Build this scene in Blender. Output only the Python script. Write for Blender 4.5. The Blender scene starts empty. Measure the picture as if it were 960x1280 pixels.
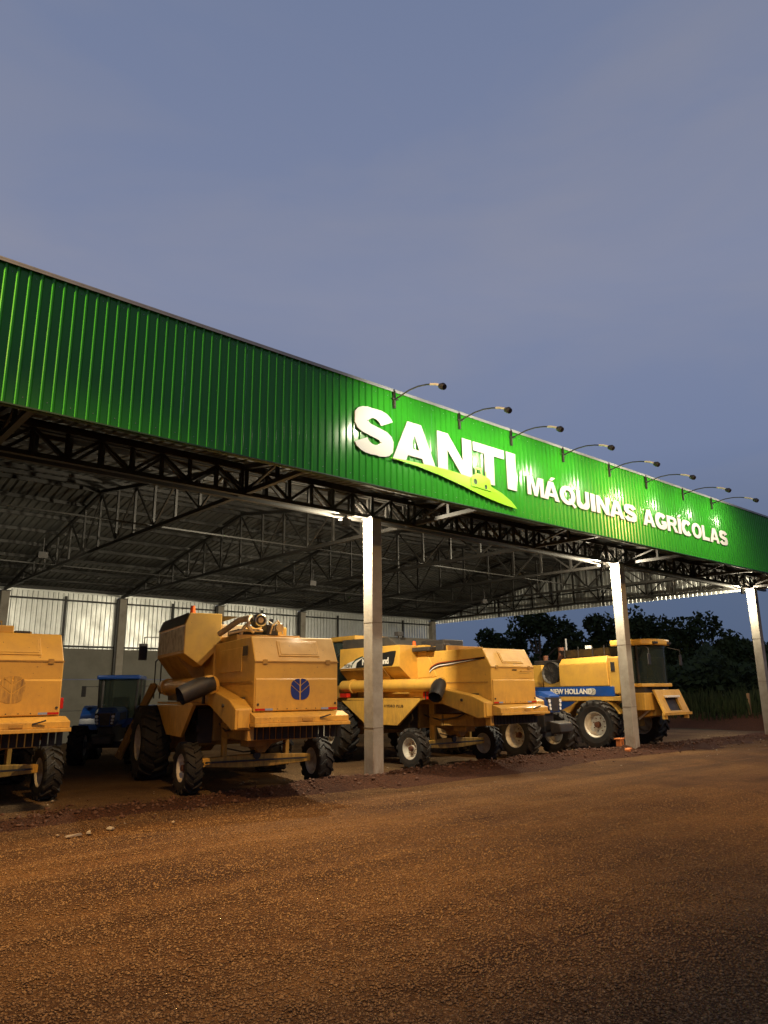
import bpy, bmesh, math, random
import numpy as np
from mathutils import Vector, Matrix
random.seed(7); rng = np.random.default_rng(7)
PI = math.pi
R = math.radians
scene = bpy.context.scene
col = scene.collection

# ------------------------------------------------------------------ camera
CAM_H = 1.7
pitch, roll, yaw, FPX = 0.24265, -0.01122, 0.7096, 905.4
F = Vector((math.sin(yaw) * math.cos(pitch), math.cos(yaw) * math.cos(pitch), math.sin(pitch)))
Rt = Vector((math.cos(yaw), -math.sin(yaw), 0)); Up = Rt.cross(F)
R2 = Rt * math.cos(roll) + Up * math.sin(roll); U2 = Up * math.cos(roll) - Rt * math.sin(roll)
cd = bpy.data.cameras.new('camera'); cam = bpy.data.objects.new('camera', cd); col.objects.link(cam)
M = Matrix((R2, U2, -F)).transposed().to_4x4(); M.translation = (0, 0, CAM_H); cam.matrix_world = M
cd.sensor_fit = 'VERTICAL'; cd.sensor_height = 24; cd.lens = FPX / 1280 * 24
cd.clip_start = 0.05; cd.clip_end = 3000
scene.camera = cam

# ------------------------------------------------------------------ world, sun, exposure
SKY = 1.25
SUN_EL, SUN_AZ = R(3.0), R(230)
w = bpy.data.worlds.new('World'); scene.world = w; w.use_nodes = True
nt = w.node_tree; nt.nodes.clear()
def wn(t, **k):
    n = nt.nodes.new(t)
    for a, b in k.items(): setattr(n, a, b)
    return n
out = wn('ShaderNodeOutputWorld'); bg = wn('ShaderNodeBackground'); bg.inputs[1].default_value = SKY
sky = wn('ShaderNodeTexSky', sky_type='NISHITA', sun_disc=False, sun_elevation=SUN_EL, sun_rotation=SUN_AZ)
tc = wn('ShaderNodeTexCoord'); sep = wn('ShaderNodeSeparateXYZ'); nt.links.new(tc.outputs['Generated'], sep.inputs[0])
ramp = wn('ShaderNodeValToRGB'); cr = ramp.color_ramp
cr.elements[0].position = 0.0; cr.elements[0].color = (0.065, 0.100, 0.180, 1)
cr.elements[1].position = 1.0; cr.elements[1].color = (0.12, 0.135, 0.22, 1)
for pos, c in ((0.12, (0.082, 0.116, 0.200)), (0.30, (0.170, 0.200, 0.300)), (0.5, (0.205, 0.228, 0.322)), (0.8, (0.160, 0.190, 0.285))):
    e = cr.elements.new(pos); e.color = (*c, 1)
nt.links.new(sep.outputs['Z'], ramp.inputs[0])
mp = wn('ShaderNodeMapping'); mp.inputs['Scale'].default_value = (1.0, 1.0, 3.2); mp.inputs['Rotation'].default_value = (0.25, 0.35, 0.5)
nt.links.new(tc.outputs['Generated'], mp.inputs[0])
nz = wn('ShaderNodeTexNoise'); nz.inputs['Scale'].default_value = 2.2; nz.inputs['Detail'].default_value = 5; nz.inputs['Roughness'].default_value = 0.52
nz.inputs['Distortion'].default_value = 0.5
nt.links.new(mp.outputs[0], nz.inputs['Vector'])
r2 = wn('ShaderNodeValToRGB'); r2.color_ramp.elements[0].position = 0.34; r2.color_ramp.elements[0].color = (0.89, 0.94, 1.02, 1)
r2.color_ramp.elements[1].position = 0.68; r2.color_ramp.elements[1].color = (1.10, 1.05, 1.0, 1)
nt.links.new(nz.outputs[0], r2.inputs[0])
mul = wn('ShaderNodeMix', data_type='RGBA', blend_type='MULTIPLY'); mul.inputs[0].default_value = 1
nt.links.new(ramp.outputs[0], mul.inputs[6]); nt.links.new(r2.outputs[0], mul.inputs[7])
sc_ = wn('ShaderNodeMix', data_type='RGBA', blend_type='MULTIPLY'); sc_.inputs[0].default_value = 1
nt.links.new(sky.outputs[0], sc_.inputs[6]); sc_.inputs[7].default_value = (0.03, 0.03, 0.03, 1)
mx = wn('ShaderNodeMix', data_type='RGBA'); mx.inputs[0].default_value = 0.12
nt.links.new(mul.outputs[2], mx.inputs[6]); nt.links.new(sc_.outputs[2], mx.inputs[7])
nt.links.new(mx.outputs[2], bg.inputs[0]); nt.links.new(bg.outputs[0], out.inputs[0])
sun_d = bpy.data.lights.new('sun', 'SUN'); sun_d.energy = 0.03; sun_d.angle = R(15); sun_d.color = (1, 0.9, 0.8)
sun = bpy.data.objects.new('sun', sun_d); col.objects.link(sun)
sun.rotation_euler = Vector((-math.sin(SUN_AZ) * math.cos(SUN_EL), -math.cos(SUN_AZ) * math.cos(SUN_EL), -math.sin(SUN_EL))).to_track_quat('-Z', 'Y').to_euler()
vs = scene.view_settings; vs.view_transform = 'Standard'; vs.look = 'None'; vs.exposure = 0.0; vs.gamma = 1.0; vs.use_curve_mapping = False
scene.cycles.max_bounces = 6; scene.cycles.sample_clamp_indirect = 4.0

# lamp strengths (used where each lamp is built)
P_STREET, P_SIGN, P_FLOOD = 6300, 160, 1250
C_STREET, C_SIGN, C_FLOOD = (1.0, 0.59, 0.20), (1.0, 0.91, 0.68), (1.0, 0.87, 0.62)

def spot(name, loc, target, power, color, size=100, blend=0.5, radius=0.06, parent=None):
    d = bpy.data.lights.new(name, 'SPOT'); d.energy = power; d.color = color; d.spot_size = R(size); d.spot_blend = blend; d.shadow_soft_size = radius
    o = bpy.data.objects.new(name, d); col.objects.link(o); o.location = loc
    o.rotation_euler = (Vector(target) - Vector(loc)).to_track_quat('-Z', 'Y').to_euler()
    return o

# ------------------------------------------------------------------ materials
MATS = {}
def mat(name, base, rough=0.5, metal=0.0, dirt=None, dirt_amt=0.35, dscale=3.0, bump=0.0, bscale=40, coat=0.0, spec=None, rvar=0.0, detail=6):
    if name in MATS: return MATS[name]
    m = bpy.data.materials.new(name); m.use_nodes = True; t = m.node_tree; b = t.nodes['Principled BSDF']
    b.inputs['Roughness'].default_value = rough; b.inputs['Metallic'].default_value = metal
    if coat: b.inputs['Coat Weight'].default_value = coat; b.inputs['Coat Roughness'].default_value = 0.12
    if spec is not None: b.inputs['Specular IOR Level'].default_value = spec
    b.inputs['Base Color'].default_value = (*base, 1)
    co = t.nodes.new('ShaderNodeTexCoord')
    if dirt is not None:
        n = t.nodes.new('ShaderNodeTexNoise'); n.inputs['Scale'].default_value = dscale; n.inputs['Detail'].default_value = detail; n.inputs['Roughness'].default_value = 0.65
        t.links.new(co.outputs['Object'], n.inputs['Vector'])
        r = t.nodes.new('ShaderNodeValToRGB'); r.color_ramp.elements[0].position = 0.42; r.color_ramp.elements[1].position = 0.72
        r.color_ramp.elements[0].color = (0, 0, 0, 1); r.color_ramp.elements[1].color = (dirt_amt,) * 3 + (1,)
        t.links.new(n.outputs[0], r.inputs[0])
        x = t.nodes.new('ShaderNodeMix'); x.data_type = 'RGBA'; x.inputs[6].default_value = (*base, 1); x.inputs[7].default_value = (*dirt, 1)
        t.links.new(r.outputs[0], x.inputs[0]); t.links.new(x.outputs[2], b.inputs['Base Color'])
        if rvar:
            q = t.nodes.new('ShaderNodeMath'); q.operation = 'MULTIPLY_ADD'; q.inputs[1].default_value = rvar; q.inputs[2].default_value = rough
            t.links.new(r.outputs[0], q.inputs[0]); t.links.new(q.outputs[0], b.inputs['Roughness'])
    if bump:
        n2 = t.nodes.new('ShaderNodeTexNoise'); n2.inputs['Scale'].default_value = bscale; n2.inputs['Detail'].default_value = 5
        t.links.new(co.outputs['Object'], n2.inputs['Vector'])
        bp = t.nodes.new('ShaderNodeBump'); bp.inputs['Strength'].default_value = bump; bp.inputs['Distance'].default_value = 0.02
        t.links.new(n2.outputs[0], bp.inputs['Height']); t.links.new(bp.outputs[0], b.inputs['Normal'])
    MATS[name] = m; return m

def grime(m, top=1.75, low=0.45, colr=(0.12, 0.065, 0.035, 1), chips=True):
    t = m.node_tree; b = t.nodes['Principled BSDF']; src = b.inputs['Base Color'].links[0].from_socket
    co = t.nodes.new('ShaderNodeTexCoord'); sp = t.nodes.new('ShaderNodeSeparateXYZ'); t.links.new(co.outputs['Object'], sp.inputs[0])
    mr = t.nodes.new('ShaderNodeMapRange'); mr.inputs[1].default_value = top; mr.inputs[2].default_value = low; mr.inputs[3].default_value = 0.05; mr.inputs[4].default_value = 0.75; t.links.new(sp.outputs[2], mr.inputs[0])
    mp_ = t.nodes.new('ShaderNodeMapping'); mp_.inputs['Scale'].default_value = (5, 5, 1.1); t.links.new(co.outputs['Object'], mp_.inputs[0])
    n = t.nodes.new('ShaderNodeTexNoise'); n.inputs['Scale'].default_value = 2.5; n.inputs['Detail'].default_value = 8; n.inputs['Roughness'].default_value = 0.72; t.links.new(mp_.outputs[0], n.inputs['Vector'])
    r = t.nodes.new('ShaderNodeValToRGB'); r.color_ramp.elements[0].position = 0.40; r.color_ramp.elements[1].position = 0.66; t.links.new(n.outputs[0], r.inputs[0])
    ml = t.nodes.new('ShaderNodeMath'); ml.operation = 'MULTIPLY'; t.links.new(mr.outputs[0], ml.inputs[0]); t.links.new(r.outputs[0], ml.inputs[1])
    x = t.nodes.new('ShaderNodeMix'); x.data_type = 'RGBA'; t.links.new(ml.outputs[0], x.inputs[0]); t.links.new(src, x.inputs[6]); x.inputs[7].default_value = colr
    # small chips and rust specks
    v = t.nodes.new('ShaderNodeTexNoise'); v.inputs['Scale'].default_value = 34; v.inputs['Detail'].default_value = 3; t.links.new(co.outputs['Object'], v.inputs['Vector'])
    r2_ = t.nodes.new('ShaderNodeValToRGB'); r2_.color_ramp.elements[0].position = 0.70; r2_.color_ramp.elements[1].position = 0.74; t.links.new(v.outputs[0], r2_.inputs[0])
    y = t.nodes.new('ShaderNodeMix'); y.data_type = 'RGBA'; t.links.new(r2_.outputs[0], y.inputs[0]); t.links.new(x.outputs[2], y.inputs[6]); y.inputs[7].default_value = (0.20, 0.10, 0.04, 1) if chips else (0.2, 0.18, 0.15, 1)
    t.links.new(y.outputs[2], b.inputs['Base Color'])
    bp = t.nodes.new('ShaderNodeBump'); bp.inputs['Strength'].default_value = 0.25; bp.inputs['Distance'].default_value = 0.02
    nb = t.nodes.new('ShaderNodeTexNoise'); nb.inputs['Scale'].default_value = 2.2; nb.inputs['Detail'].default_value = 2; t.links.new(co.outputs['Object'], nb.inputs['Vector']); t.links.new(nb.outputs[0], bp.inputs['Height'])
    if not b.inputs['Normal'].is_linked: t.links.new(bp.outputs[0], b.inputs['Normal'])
DUST = (0.36, 0.19, 0.06)
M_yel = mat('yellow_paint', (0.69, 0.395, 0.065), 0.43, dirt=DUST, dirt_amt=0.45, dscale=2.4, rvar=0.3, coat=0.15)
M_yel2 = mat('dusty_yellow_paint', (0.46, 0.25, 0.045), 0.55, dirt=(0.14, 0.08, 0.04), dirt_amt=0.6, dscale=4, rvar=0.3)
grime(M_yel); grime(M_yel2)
M_screw = mat('zinc_screw', (0.30, 0.34, 0.28), 0.5, metal=0.5)
M_fade = mat('faded_grey_decal', (0.58, 0.56, 0.48), 0.6, dirt=(0.12, 0.10, 0.08), dirt_amt=0.8, dscale=6)
M_dark = mat('dark_plastic', (0.025, 0.025, 0.027), 0.5, dirt=(0.09, 0.06, 0.04), dirt_amt=0.5, dscale=6)
M_char = mat('charcoal_panel', (0.045, 0.043, 0.04), 0.55, dirt=(0.12, 0.09, 0.06), dirt_amt=0.4, dscale=5)
M_tyre = mat('tyre_rubber', (0.013, 0.0125, 0.012), 0.75, dirt=(0.06, 0.034, 0.02), dirt_amt=0.35, dscale=6, bump=0.3, bscale=30)
M_rim = mat('cream_rim_paint', (0.62, 0.58, 0.48), 0.45, dirt=(0.28, 0.16, 0.09), dirt_amt=0.65, dscale=7)
M_hub = mat('rusty_hub', (0.10, 0.035, 0.018), 0.7, dirt=(0.3, 0.12, 0.05), dirt_amt=0.5, dscale=12)
M_blue = mat('blue_paint', (0.010, 0.07, 0.33), 0.3, dirt=(0.10, 0.09, 0.08), dirt_amt=0.25, dscale=4, coat=0.5)
M_decal_blue = mat('navy_decal', (0.012, 0.030, 0.20), 0.45)
M_black = mat('black_decal', (0.015, 0.015, 0.015), 0.45)
M_white = mat('white_decal', (0.78, 0.76, 0.70), 0.5)
M_letter = mat('white_sign_letter', (0.62, 0.60, 0.55), 0.5, spec=0.3)
M_edge = mat('grey_letter_edge', (0.22, 0.21, 0.19), 0.5)
M_lime = mat('lime_sign_paint', (0.29, 0.74, 0.006), 0.4, coat=0.2)
M_green = mat('green_sheet_paint', (0.024, 0.24, 0.009), 0.20, spec=0.35, dirt=(0.026, 0.19, 0.012), dirt_amt=0.6, dscale=1.3, rvar=0.10)
M_flash = mat('light_ridge_flashing', (0.36, 0.37, 0.36), 0.5, dirt=(0.2, 0.2, 0.19), dirt_amt=0.5)
M_steel = mat('dark_primer_steel', (0.016, 0.015, 0.014), 0.5, dirt=(0.035, 0.031, 0.026), dirt_amt=0.6, dscale=5)
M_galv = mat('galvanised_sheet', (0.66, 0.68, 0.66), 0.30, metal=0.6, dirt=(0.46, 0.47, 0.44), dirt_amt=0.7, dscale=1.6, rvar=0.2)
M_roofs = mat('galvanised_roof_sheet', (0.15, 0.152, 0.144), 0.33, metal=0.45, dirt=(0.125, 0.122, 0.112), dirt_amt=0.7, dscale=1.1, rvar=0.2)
M_conc = mat('cast_concrete', (0.36, 0.33, 0.28), 0.85, dirt=(0.20, 0.17, 0.135), dirt_amt=0.7, dscale=2.6, bump=0.25, bscale=25)
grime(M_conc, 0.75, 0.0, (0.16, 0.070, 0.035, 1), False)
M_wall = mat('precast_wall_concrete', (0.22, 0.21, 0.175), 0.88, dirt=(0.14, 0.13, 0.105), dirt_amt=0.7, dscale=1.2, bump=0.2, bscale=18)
M_red = mat('red_lens', (0.45, 0.02, 0.01), 0.25)
M_orange = mat('orange_beacon_lens', (0.85, 0.14, 0.01), 0.25)
M_brick = mat('clay_brick', (0.60, 0.20, 0.06), 0.85, dirt=(0.35, 0.12, 0.04), dirt_amt=0.5, dscale=20)
M_chrome = mat('bright_metal', (0.6, 0.58, 0.54), 0.3, metal=0.8)
M_hose = mat('cream_hose', (0.55, 0.42, 0.25), 0.5, dirt=(0.2, 0.12, 0.07), dirt_amt=0.6, dscale=12)
M_leaf = mat('leaf_dark', (0.024, 0.036, 0.013), 0.8, spec=0.1, dirt=(0.036, 0.045, 0.016), dirt_amt=1.0, dscale=0.7)
M_bark = mat('bark', (0.09, 0.065, 0.045), 0.9)
M_grass = mat('grass_blade', (0.020, 0.030, 0.011), 0.8, spec=0.1, dirt=(0.035, 0.033, 0.016), dirt_amt=0.8, dscale=1.5)
M_wood = mat('weathered_wood', (0.24, 0.13, 0.06), 0.85, dirt=(0.12, 0.07, 0.04), dirt_amt=0.6, dscale=8)
M_lens = mat('headlamp_lens', (0.85, 0.86, 0.88), 0.15)
def glass_mat():
    m = bpy.data.materials.new('cab_glass'); m.use_nodes = True; b = m.node_tree.nodes['Principled BSDF']
    b.inputs['Base Color'].default_value = (0.10, 0.13, 0.11, 1); b.inputs['Roughness'].default_value = 0.05
    b.inputs['Transmission Weight'].default_value = 0.8; b.inputs['IOR'].default_value = 1.1
    return m
M_glass = glass_mat()
def lamp_mat(name, c, s):
    m = bpy.data.materials.new(name); m.use_nodes = True; b = m.node_tree.nodes['Principled BSDF']
    b.inputs['Base Color'].default_value = (*c, 1); b.inputs['Emission Color'].default_value = (*c, 1); b.inputs['Emission Strength'].default_value = s
    return m
M_lit = lamp_mat('lit_lamp_glass', C_SIGN, 6.0)

# ------------------------------------------------------------------ mesh helpers
def link(name, me, m=None, parent=None, loc=None, smooth=False, bevel=0, auto=None):
    o = bpy.data.objects.new(name, me); col.objects.link(o)
    if m is not None and len(me.materials) == 0:
        for x in (m if isinstance(m, (list, tuple)) else [m]): me.materials.append(x)
    if parent is not None: o.parent = parent
    if loc is not None: o.location = loc
    if smooth: me.polygons.foreach_set('use_smooth', [True] * len(me.polygons))
    if auto: 
        me.polygons.foreach_set('use_smooth', [True] * len(me.polygons))
        me.set_sharp_from_angle(angle=R(auto))
    if bevel:
        b = o.modifiers.new('bevel', 'BEVEL'); b.width = bevel; b.segments = 2; b.limit_method = 'ANGLE'; b.angle_limit = R(35)
    return o

class MB:
    def __init__(s): s.v = []; s.f = []; s.mi = []; s.cur = 0
    def add(s, vs_, fs):
        n = len(s.v); s.v += [tuple(p) for p in vs_]; s.f += [tuple(i + n for i in f) for f in fs]; s.mi += [s.cur] * len(fs)
        return s
    def box(s, x0, x1, y0, y1, z0, z1):
        return s.add([(x0, y0, z0), (x1, y0, z0), (x1, y1, z0), (x0, y1, z0), (x0, y0, z1), (x1, y0, z1), (x1, y1, z1), (x0, y1, z1)],
                     [(0, 3, 2, 1), (4, 5, 6, 7), (0, 1, 5, 4), (1, 2, 6, 5), (2, 3, 7, 6), (3, 0, 4, 7)])
    def prism(s, pts, axis, a, b):
        # pts: polygon in the two remaining axes (order x,y,z without axis), from a to b along axis
        n = len(pts)
        def mk(p, t):
            return (t, p[0], p[1]) if axis == 'x' else (p[0], t, p[1]) if axis == 'y' else (p[0], p[1], t)
        vs_ = [mk(p, a) for p in pts] + [mk(p, b) for p in pts]
        area = sum(pts[i][0] * pts[(i + 1) % n][1] - pts[(i + 1) % n][0] * pts[i][1] for i in range(n))
        flip = (area > 0) != (axis == 'y')
        if b < a: flip = not flip
        f0 = tuple(range(n)); f1 = tuple(range(2 * n - 1, n - 1, -1))
        sides = [(i, i + n, (i + 1) % n + n, (i + 1) % n) for i in range(n)]
        fs = [f0, f1] + sides
        if flip: fs = [tuple(reversed(f)) for f in fs]
        return s.add(vs_, fs)
    def hexa(s, p):   # 8 points: bottom 4 ccw, top 4 ccw
        return s.add(p, [(0, 3, 2, 1), (4, 5, 6, 7), (0, 1, 5, 4), (1, 2, 6, 5), (2, 3, 7, 6), (3, 0, 4, 7)])
    def bar(s, a, b, w, h=None, up=(0, 0, 1)):
        a = Vector(a); b = Vector(b); d = (b - a).normalized(); h = h or w
        u = Vector(up)
        if abs(d.dot(u)) > 0.95: u = Vector((0, 1, 0)) if abs(d.y) < 0.9 else Vector((1, 0, 0))
        x = d.cross(u).normalized() * w / 2; y = x.cross(d).normalized() * h / 2
        return s.hexa([a - x - y, a + x - y, b + x - y, b - x - y, a - x + y, a + x + y, b + x + y, b - x + y])
    def angle(s, a, b, w, t=0.008, up=(0, 0, 1)):
        return s.bar(a, b, w, w, up)
    def tube(s, pts, r, n=8, cap=True):
        pts = [Vector(p) for p in pts]; rr = r if isinstance(r, (list, tuple)) else [r] * len(pts)
        base = len(s.v); prev = None
        for i, p in enumerate(pts):
            d = (pts[min(i + 1, len(pts) - 1)] - pts[max(i - 1, 0)]).normalized()
            if prev is None:
                u = Vector((0, 0, 1)) if abs(d.z) < 0.9 else Vector((1, 0, 0))
                x = d.cross(u).normalized()
            else: x = (prev - d * prev.dot(d)).normalized()
            prev = x; y = d.cross(x)
            for k in range(n):
                a = 2 * PI * k / n; s.v.append(tuple(p + (x * math.cos(a) + y * math.sin(a)) * rr[i]))
        for i in range(len(pts) - 1):
            for k in range(n):
                s.f.append((base + i * n + k, base + i * n + (k + 1) % n, base + (i + 1) * n + (k + 1) % n, base + (i + 1) * n + k)); s.mi.append(s.cur)
        if cap:
            s.f.append(tuple(base + k for k in reversed(range(n)))); s.mi.append(s.cur)
            e = base + (len(pts) - 1) * n; s.f.append(tuple(e + k for k in range(n))); s.mi.append(s.cur)
        return s
    def lathe(s, prof, axis='x', c=(0, 0, 0), n=32):
        base = len(s.v)
        for a_, r_ in prof:
            for k in range(n):
                t = 2 * PI * k / n; p = (r_ * math.cos(t), r_ * math.sin(t))
                q = (a_, p[0], p[1]) if axis == 'x' else (p[0], a_, p[1]) if axis == 'y' else (p[0], p[1], a_)
                s.v.append((q[0] + c[0], q[1] + c[1], q[2] + c[2]))
        for i in range(len(prof) - 1):
            for k in range(n):
                f = (base + i * n + k, base + i * n + (k + 1) % n, base + (i + 1) * n + (k + 1) % n, base + (i + 1) * n + k)
                s.f.append(f); s.mi.append(s.cur)
        return s
    def mesh(s, name='mesh', recalc=True):
        me = bpy.data.meshes.new(name); me.from_pydata(s.v, [], s.f); me.update()
        if any(s.mi): me.polygons.foreach_set('material_index', s.mi)
        if recalc:
            b = bmesh.new(); b.from_mesh(me); bmesh.ops.recalc_face_normals(b, faces=b.faces); b.to_mesh(me); b.free()
        return me
    def obj(s, name, m, parent=None, **k): return link(name, s.mesh(name), m, parent, **k)

def thing(name, label, cat, loc=(0, 0, 0), rz=0, group=None):
    o = bpy.data.objects.new(name, None); col.objects.link(o); o.location = loc; o.rotation_euler = (0, 0, rz); o.empty_display_size = 0.2
    return tag(o, label, cat, group)
def tag(o, label=None, cat=None, group=None, kind=None):
    if label: o['label'] = label
    if cat: o['category'] = cat
    if group: o['group'] = group
    if kind: o['kind'] = kind
    return o

# ---- flat lettering from contours (curves filled even-odd, then meshed)
dg = None
def contours_mesh(pieces, depth, name='glyph', step=0.0012):
    """pieces: list of lists of contours (2D). Result lies in x-z plane, facing -y, thickness depth."""
    vs_, fs, mi = [], [], []
    for pi_, conts in enumerate(pieces):
        cu = bpy.data.curves.new('tmp', 'CURVE'); cu.dimensions = '2D'; cu.fill_mode = 'BOTH'; cu.extrude = depth / 2
        for c in conts:
            sp = cu.splines.new('POLY'); sp.points.add(len(c) - 1)
            for i, p in enumerate(c): sp.points[i].co = (p[0], p[1], 0, 1)
            sp.use_cyclic_u = True
        vs_, fs = _grab(cu, vs_, fs, pi_ * step)
    return _mk(vs_, fs, name)
def _grab(cu, vs_, fs, dz):
    o = bpy.data.objects.new('tmp', cu); col.objects.link(o)
    d = bpy.context.evaluated_depsgraph_get(); me = bpy.data.meshes.new_from_object(o.evaluated_get(d))
    n = len(vs_); vs_ += [(v.co.x, -(v.co.z + dz), v.co.y) for v in me.vertices]; fs += [tuple(i + n for i in p.vertices) for p in me.polygons]
    bpy.data.objects.remove(o); bpy.data.meshes.remove(me); bpy.data.curves.remove(cu)
    return vs_, fs
def _mk(vs_, fs, name):
    me = bpy.data.meshes.new(name); me.from_pydata(vs_, [], fs); me.update()
    me.polygons.foreach_set('material_index', [0 if abs(p.normal.y) > 0.5 else 1 for p in me.polygons])
    return me
def text_mesh(txt, height, depth=0.006, bold=0.02, spacing=1.0, squash=1.0):
    cu = bpy.data.curves.new('tmp', 'FONT'); cu.body = txt; cu.size = 1.0; cu.extrude = depth / 2 / (height / 0.73); cu.offset = bold; cu.space_character = spacing
    cu.align_x = 'CENTER'; cu.align_y = 'CENTER'; cu.resolution_u = 3
    vs_, fs = _grab(cu, [], [], 0); k = height / 0.73
    return _mk([(v[0] * k * squash, v[1] * k, v[2] * k) for v in vs_], fs, 'lettering')

def stroke(cl, w0, w1=None):
    """offset polyline to a closed contour"""
    P = [Vector((p[0], p[1])) for p in cl]; L, Rr = [], []
    for i, p in enumerate(P):
        d = (P[min(i + 1, len(P) - 1)] - P[max(i - 1, 0)]).normalized(); n = Vector((-d.y, d.x))
        ww = w0 / 2 * (1 if w1 is None else (abs(d.x) * w1 / w0 + abs(d.y)))
        L.append(p + n * ww); Rr.append(p - n * ww)
    return [tuple(p) for p in L + Rr[::-1]]
def arc(cx, cy, rx, ry, a0, a1, n=14):
    return [(cx + rx * math.cos(R(a0 + (a1 - a0) * i / n)), cy + ry * math.sin(R(a0 + (a1 - a0) * i / n))) for i in range(n + 1)]
WV = 0.25
def glyph(ch):
    W, h = WV, 0.20
    acc = [(0.40, 1.06), (0.52, 1.24), (0.76, 1.24), (0.56, 1.06)]
    if ch == 'S': return 0.86, [[stroke(arc(.43, .705, .300, .195, 12, 245) + arc(.43, .295, .305, .195, 62, -168), W, h)]]
    if ch in 'AÁ':
        p = [[[(0, 0), (.33, 1), (.63, 1), (.96, 0), (.69, 0), (.635, .19), (.325, .19), (.27, 0)], [(.385, .37), (.575, .37), (.48, .70)]]]
        if ch == 'Á': p.append([acc])
        return 0.96, p
    if ch == 'N': return 0.90, [[[(0, 0), (0, 1), (.27, 1), (.65, .42), (.65, 1), (.90, 1), (.90, 0), (.64, 0), (.25, .59), (.25, 0)]]]
    if ch == 'T': return 0.86, [[[(0, 1), (.86, 1), (.86, .77), (.56, .77), (.56, 0), (.30, 0), (.30, .77), (0, .77)]]]
    if ch in 'IÍ':
        p = [[[(0, 0), (0, 1), (.27, 1), (.27, 0)]]]
        if ch == 'Í': p.append([[(x - .42, y) for x, y in acc]])
        return 0.27, p
    if ch == 'M': return 1.04, [[[(0, 0), (0, 1), (.36, 1), (.52, .42), (.68, 1), (1.04, 1), (1.04, 0), (.81, 0), (.81, .72), (.62, 0), (.42, 0), (.23, .72), (.23, 0)]]]
    if ch in 'QO':
        p = [[arc(.48, .5, .48, .515, 0, 354, 30), arc(.48, .5, .215, .29, 0, 354, 26)]]
        if ch == 'Q': p.append([[(.50, .30), (.62, .36), (1.0, -.02), (.86, -.13)]])
        return 0.96, p
    if ch == 'U': return 0.88, [[stroke([(.13, 1), (.13, .38)] + arc(.44, .36, .31, .265, 180, 360, 14) + [(.75, .38), (.75, 1)], W + .01, h + .03)]]
    if ch in 'CG':
        e = 318 if ch == 'C' else 350
        p = [[stroke(arc(.48, .5, .355, .40, 38, e, 26), W, h + .02)]]
        if ch == 'G': p.append([[(.50, .54), (.92, .54), (.92, .14), (.80, .06), (.68, .16), (.68, .34), (.50, .34)]])
        return 0.93, p
    if ch == 'R': return 0.92, [[[(0, 0), (0, 1), (.55, 1)] + arc(.58, .70, .29, .30, 88, -88, 12) + [(.50, .40), (.26, .40), (.26, 0)], [(.26, .60), (.26, .80)] + arc(.52, .70, .09, .10, 90, -90, 8)],
                                [[(.30, .43), (.58, .45), (.72, .38), (.94, 0), (.66, 0), (.50, .32), (.40, .41)]]]
    if ch == 'L': return 0.74, [[[(0, 0), (0, 1), (.27, 1), (.27, .24), (.74, .24), (.74, 0)]]]

# ------------------------------------------------------------------ layout constants
YF = 9.39            # fascia plane
YC = 11.47           # column line / girder
YB = 28.38           # back wall
ZB = 5.27            # bottom chord level
YR = 19.1; ZR = 7.05 # ridge
def roof_z(y): return ZR - (y - YR) * 0.172 if y > YR else ZR - (YR - y) * 0.155
T0, TU = 6.49, 4.246
TX = [T0 + TU * i for i in range(-4, 6)]      # truss positions
COLX = [0.15 - 9.3, 0.15, 9.52, 18.8, 27.76]
XL, XR_ = -11.0, 28.15                         # ends of the shed

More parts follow.
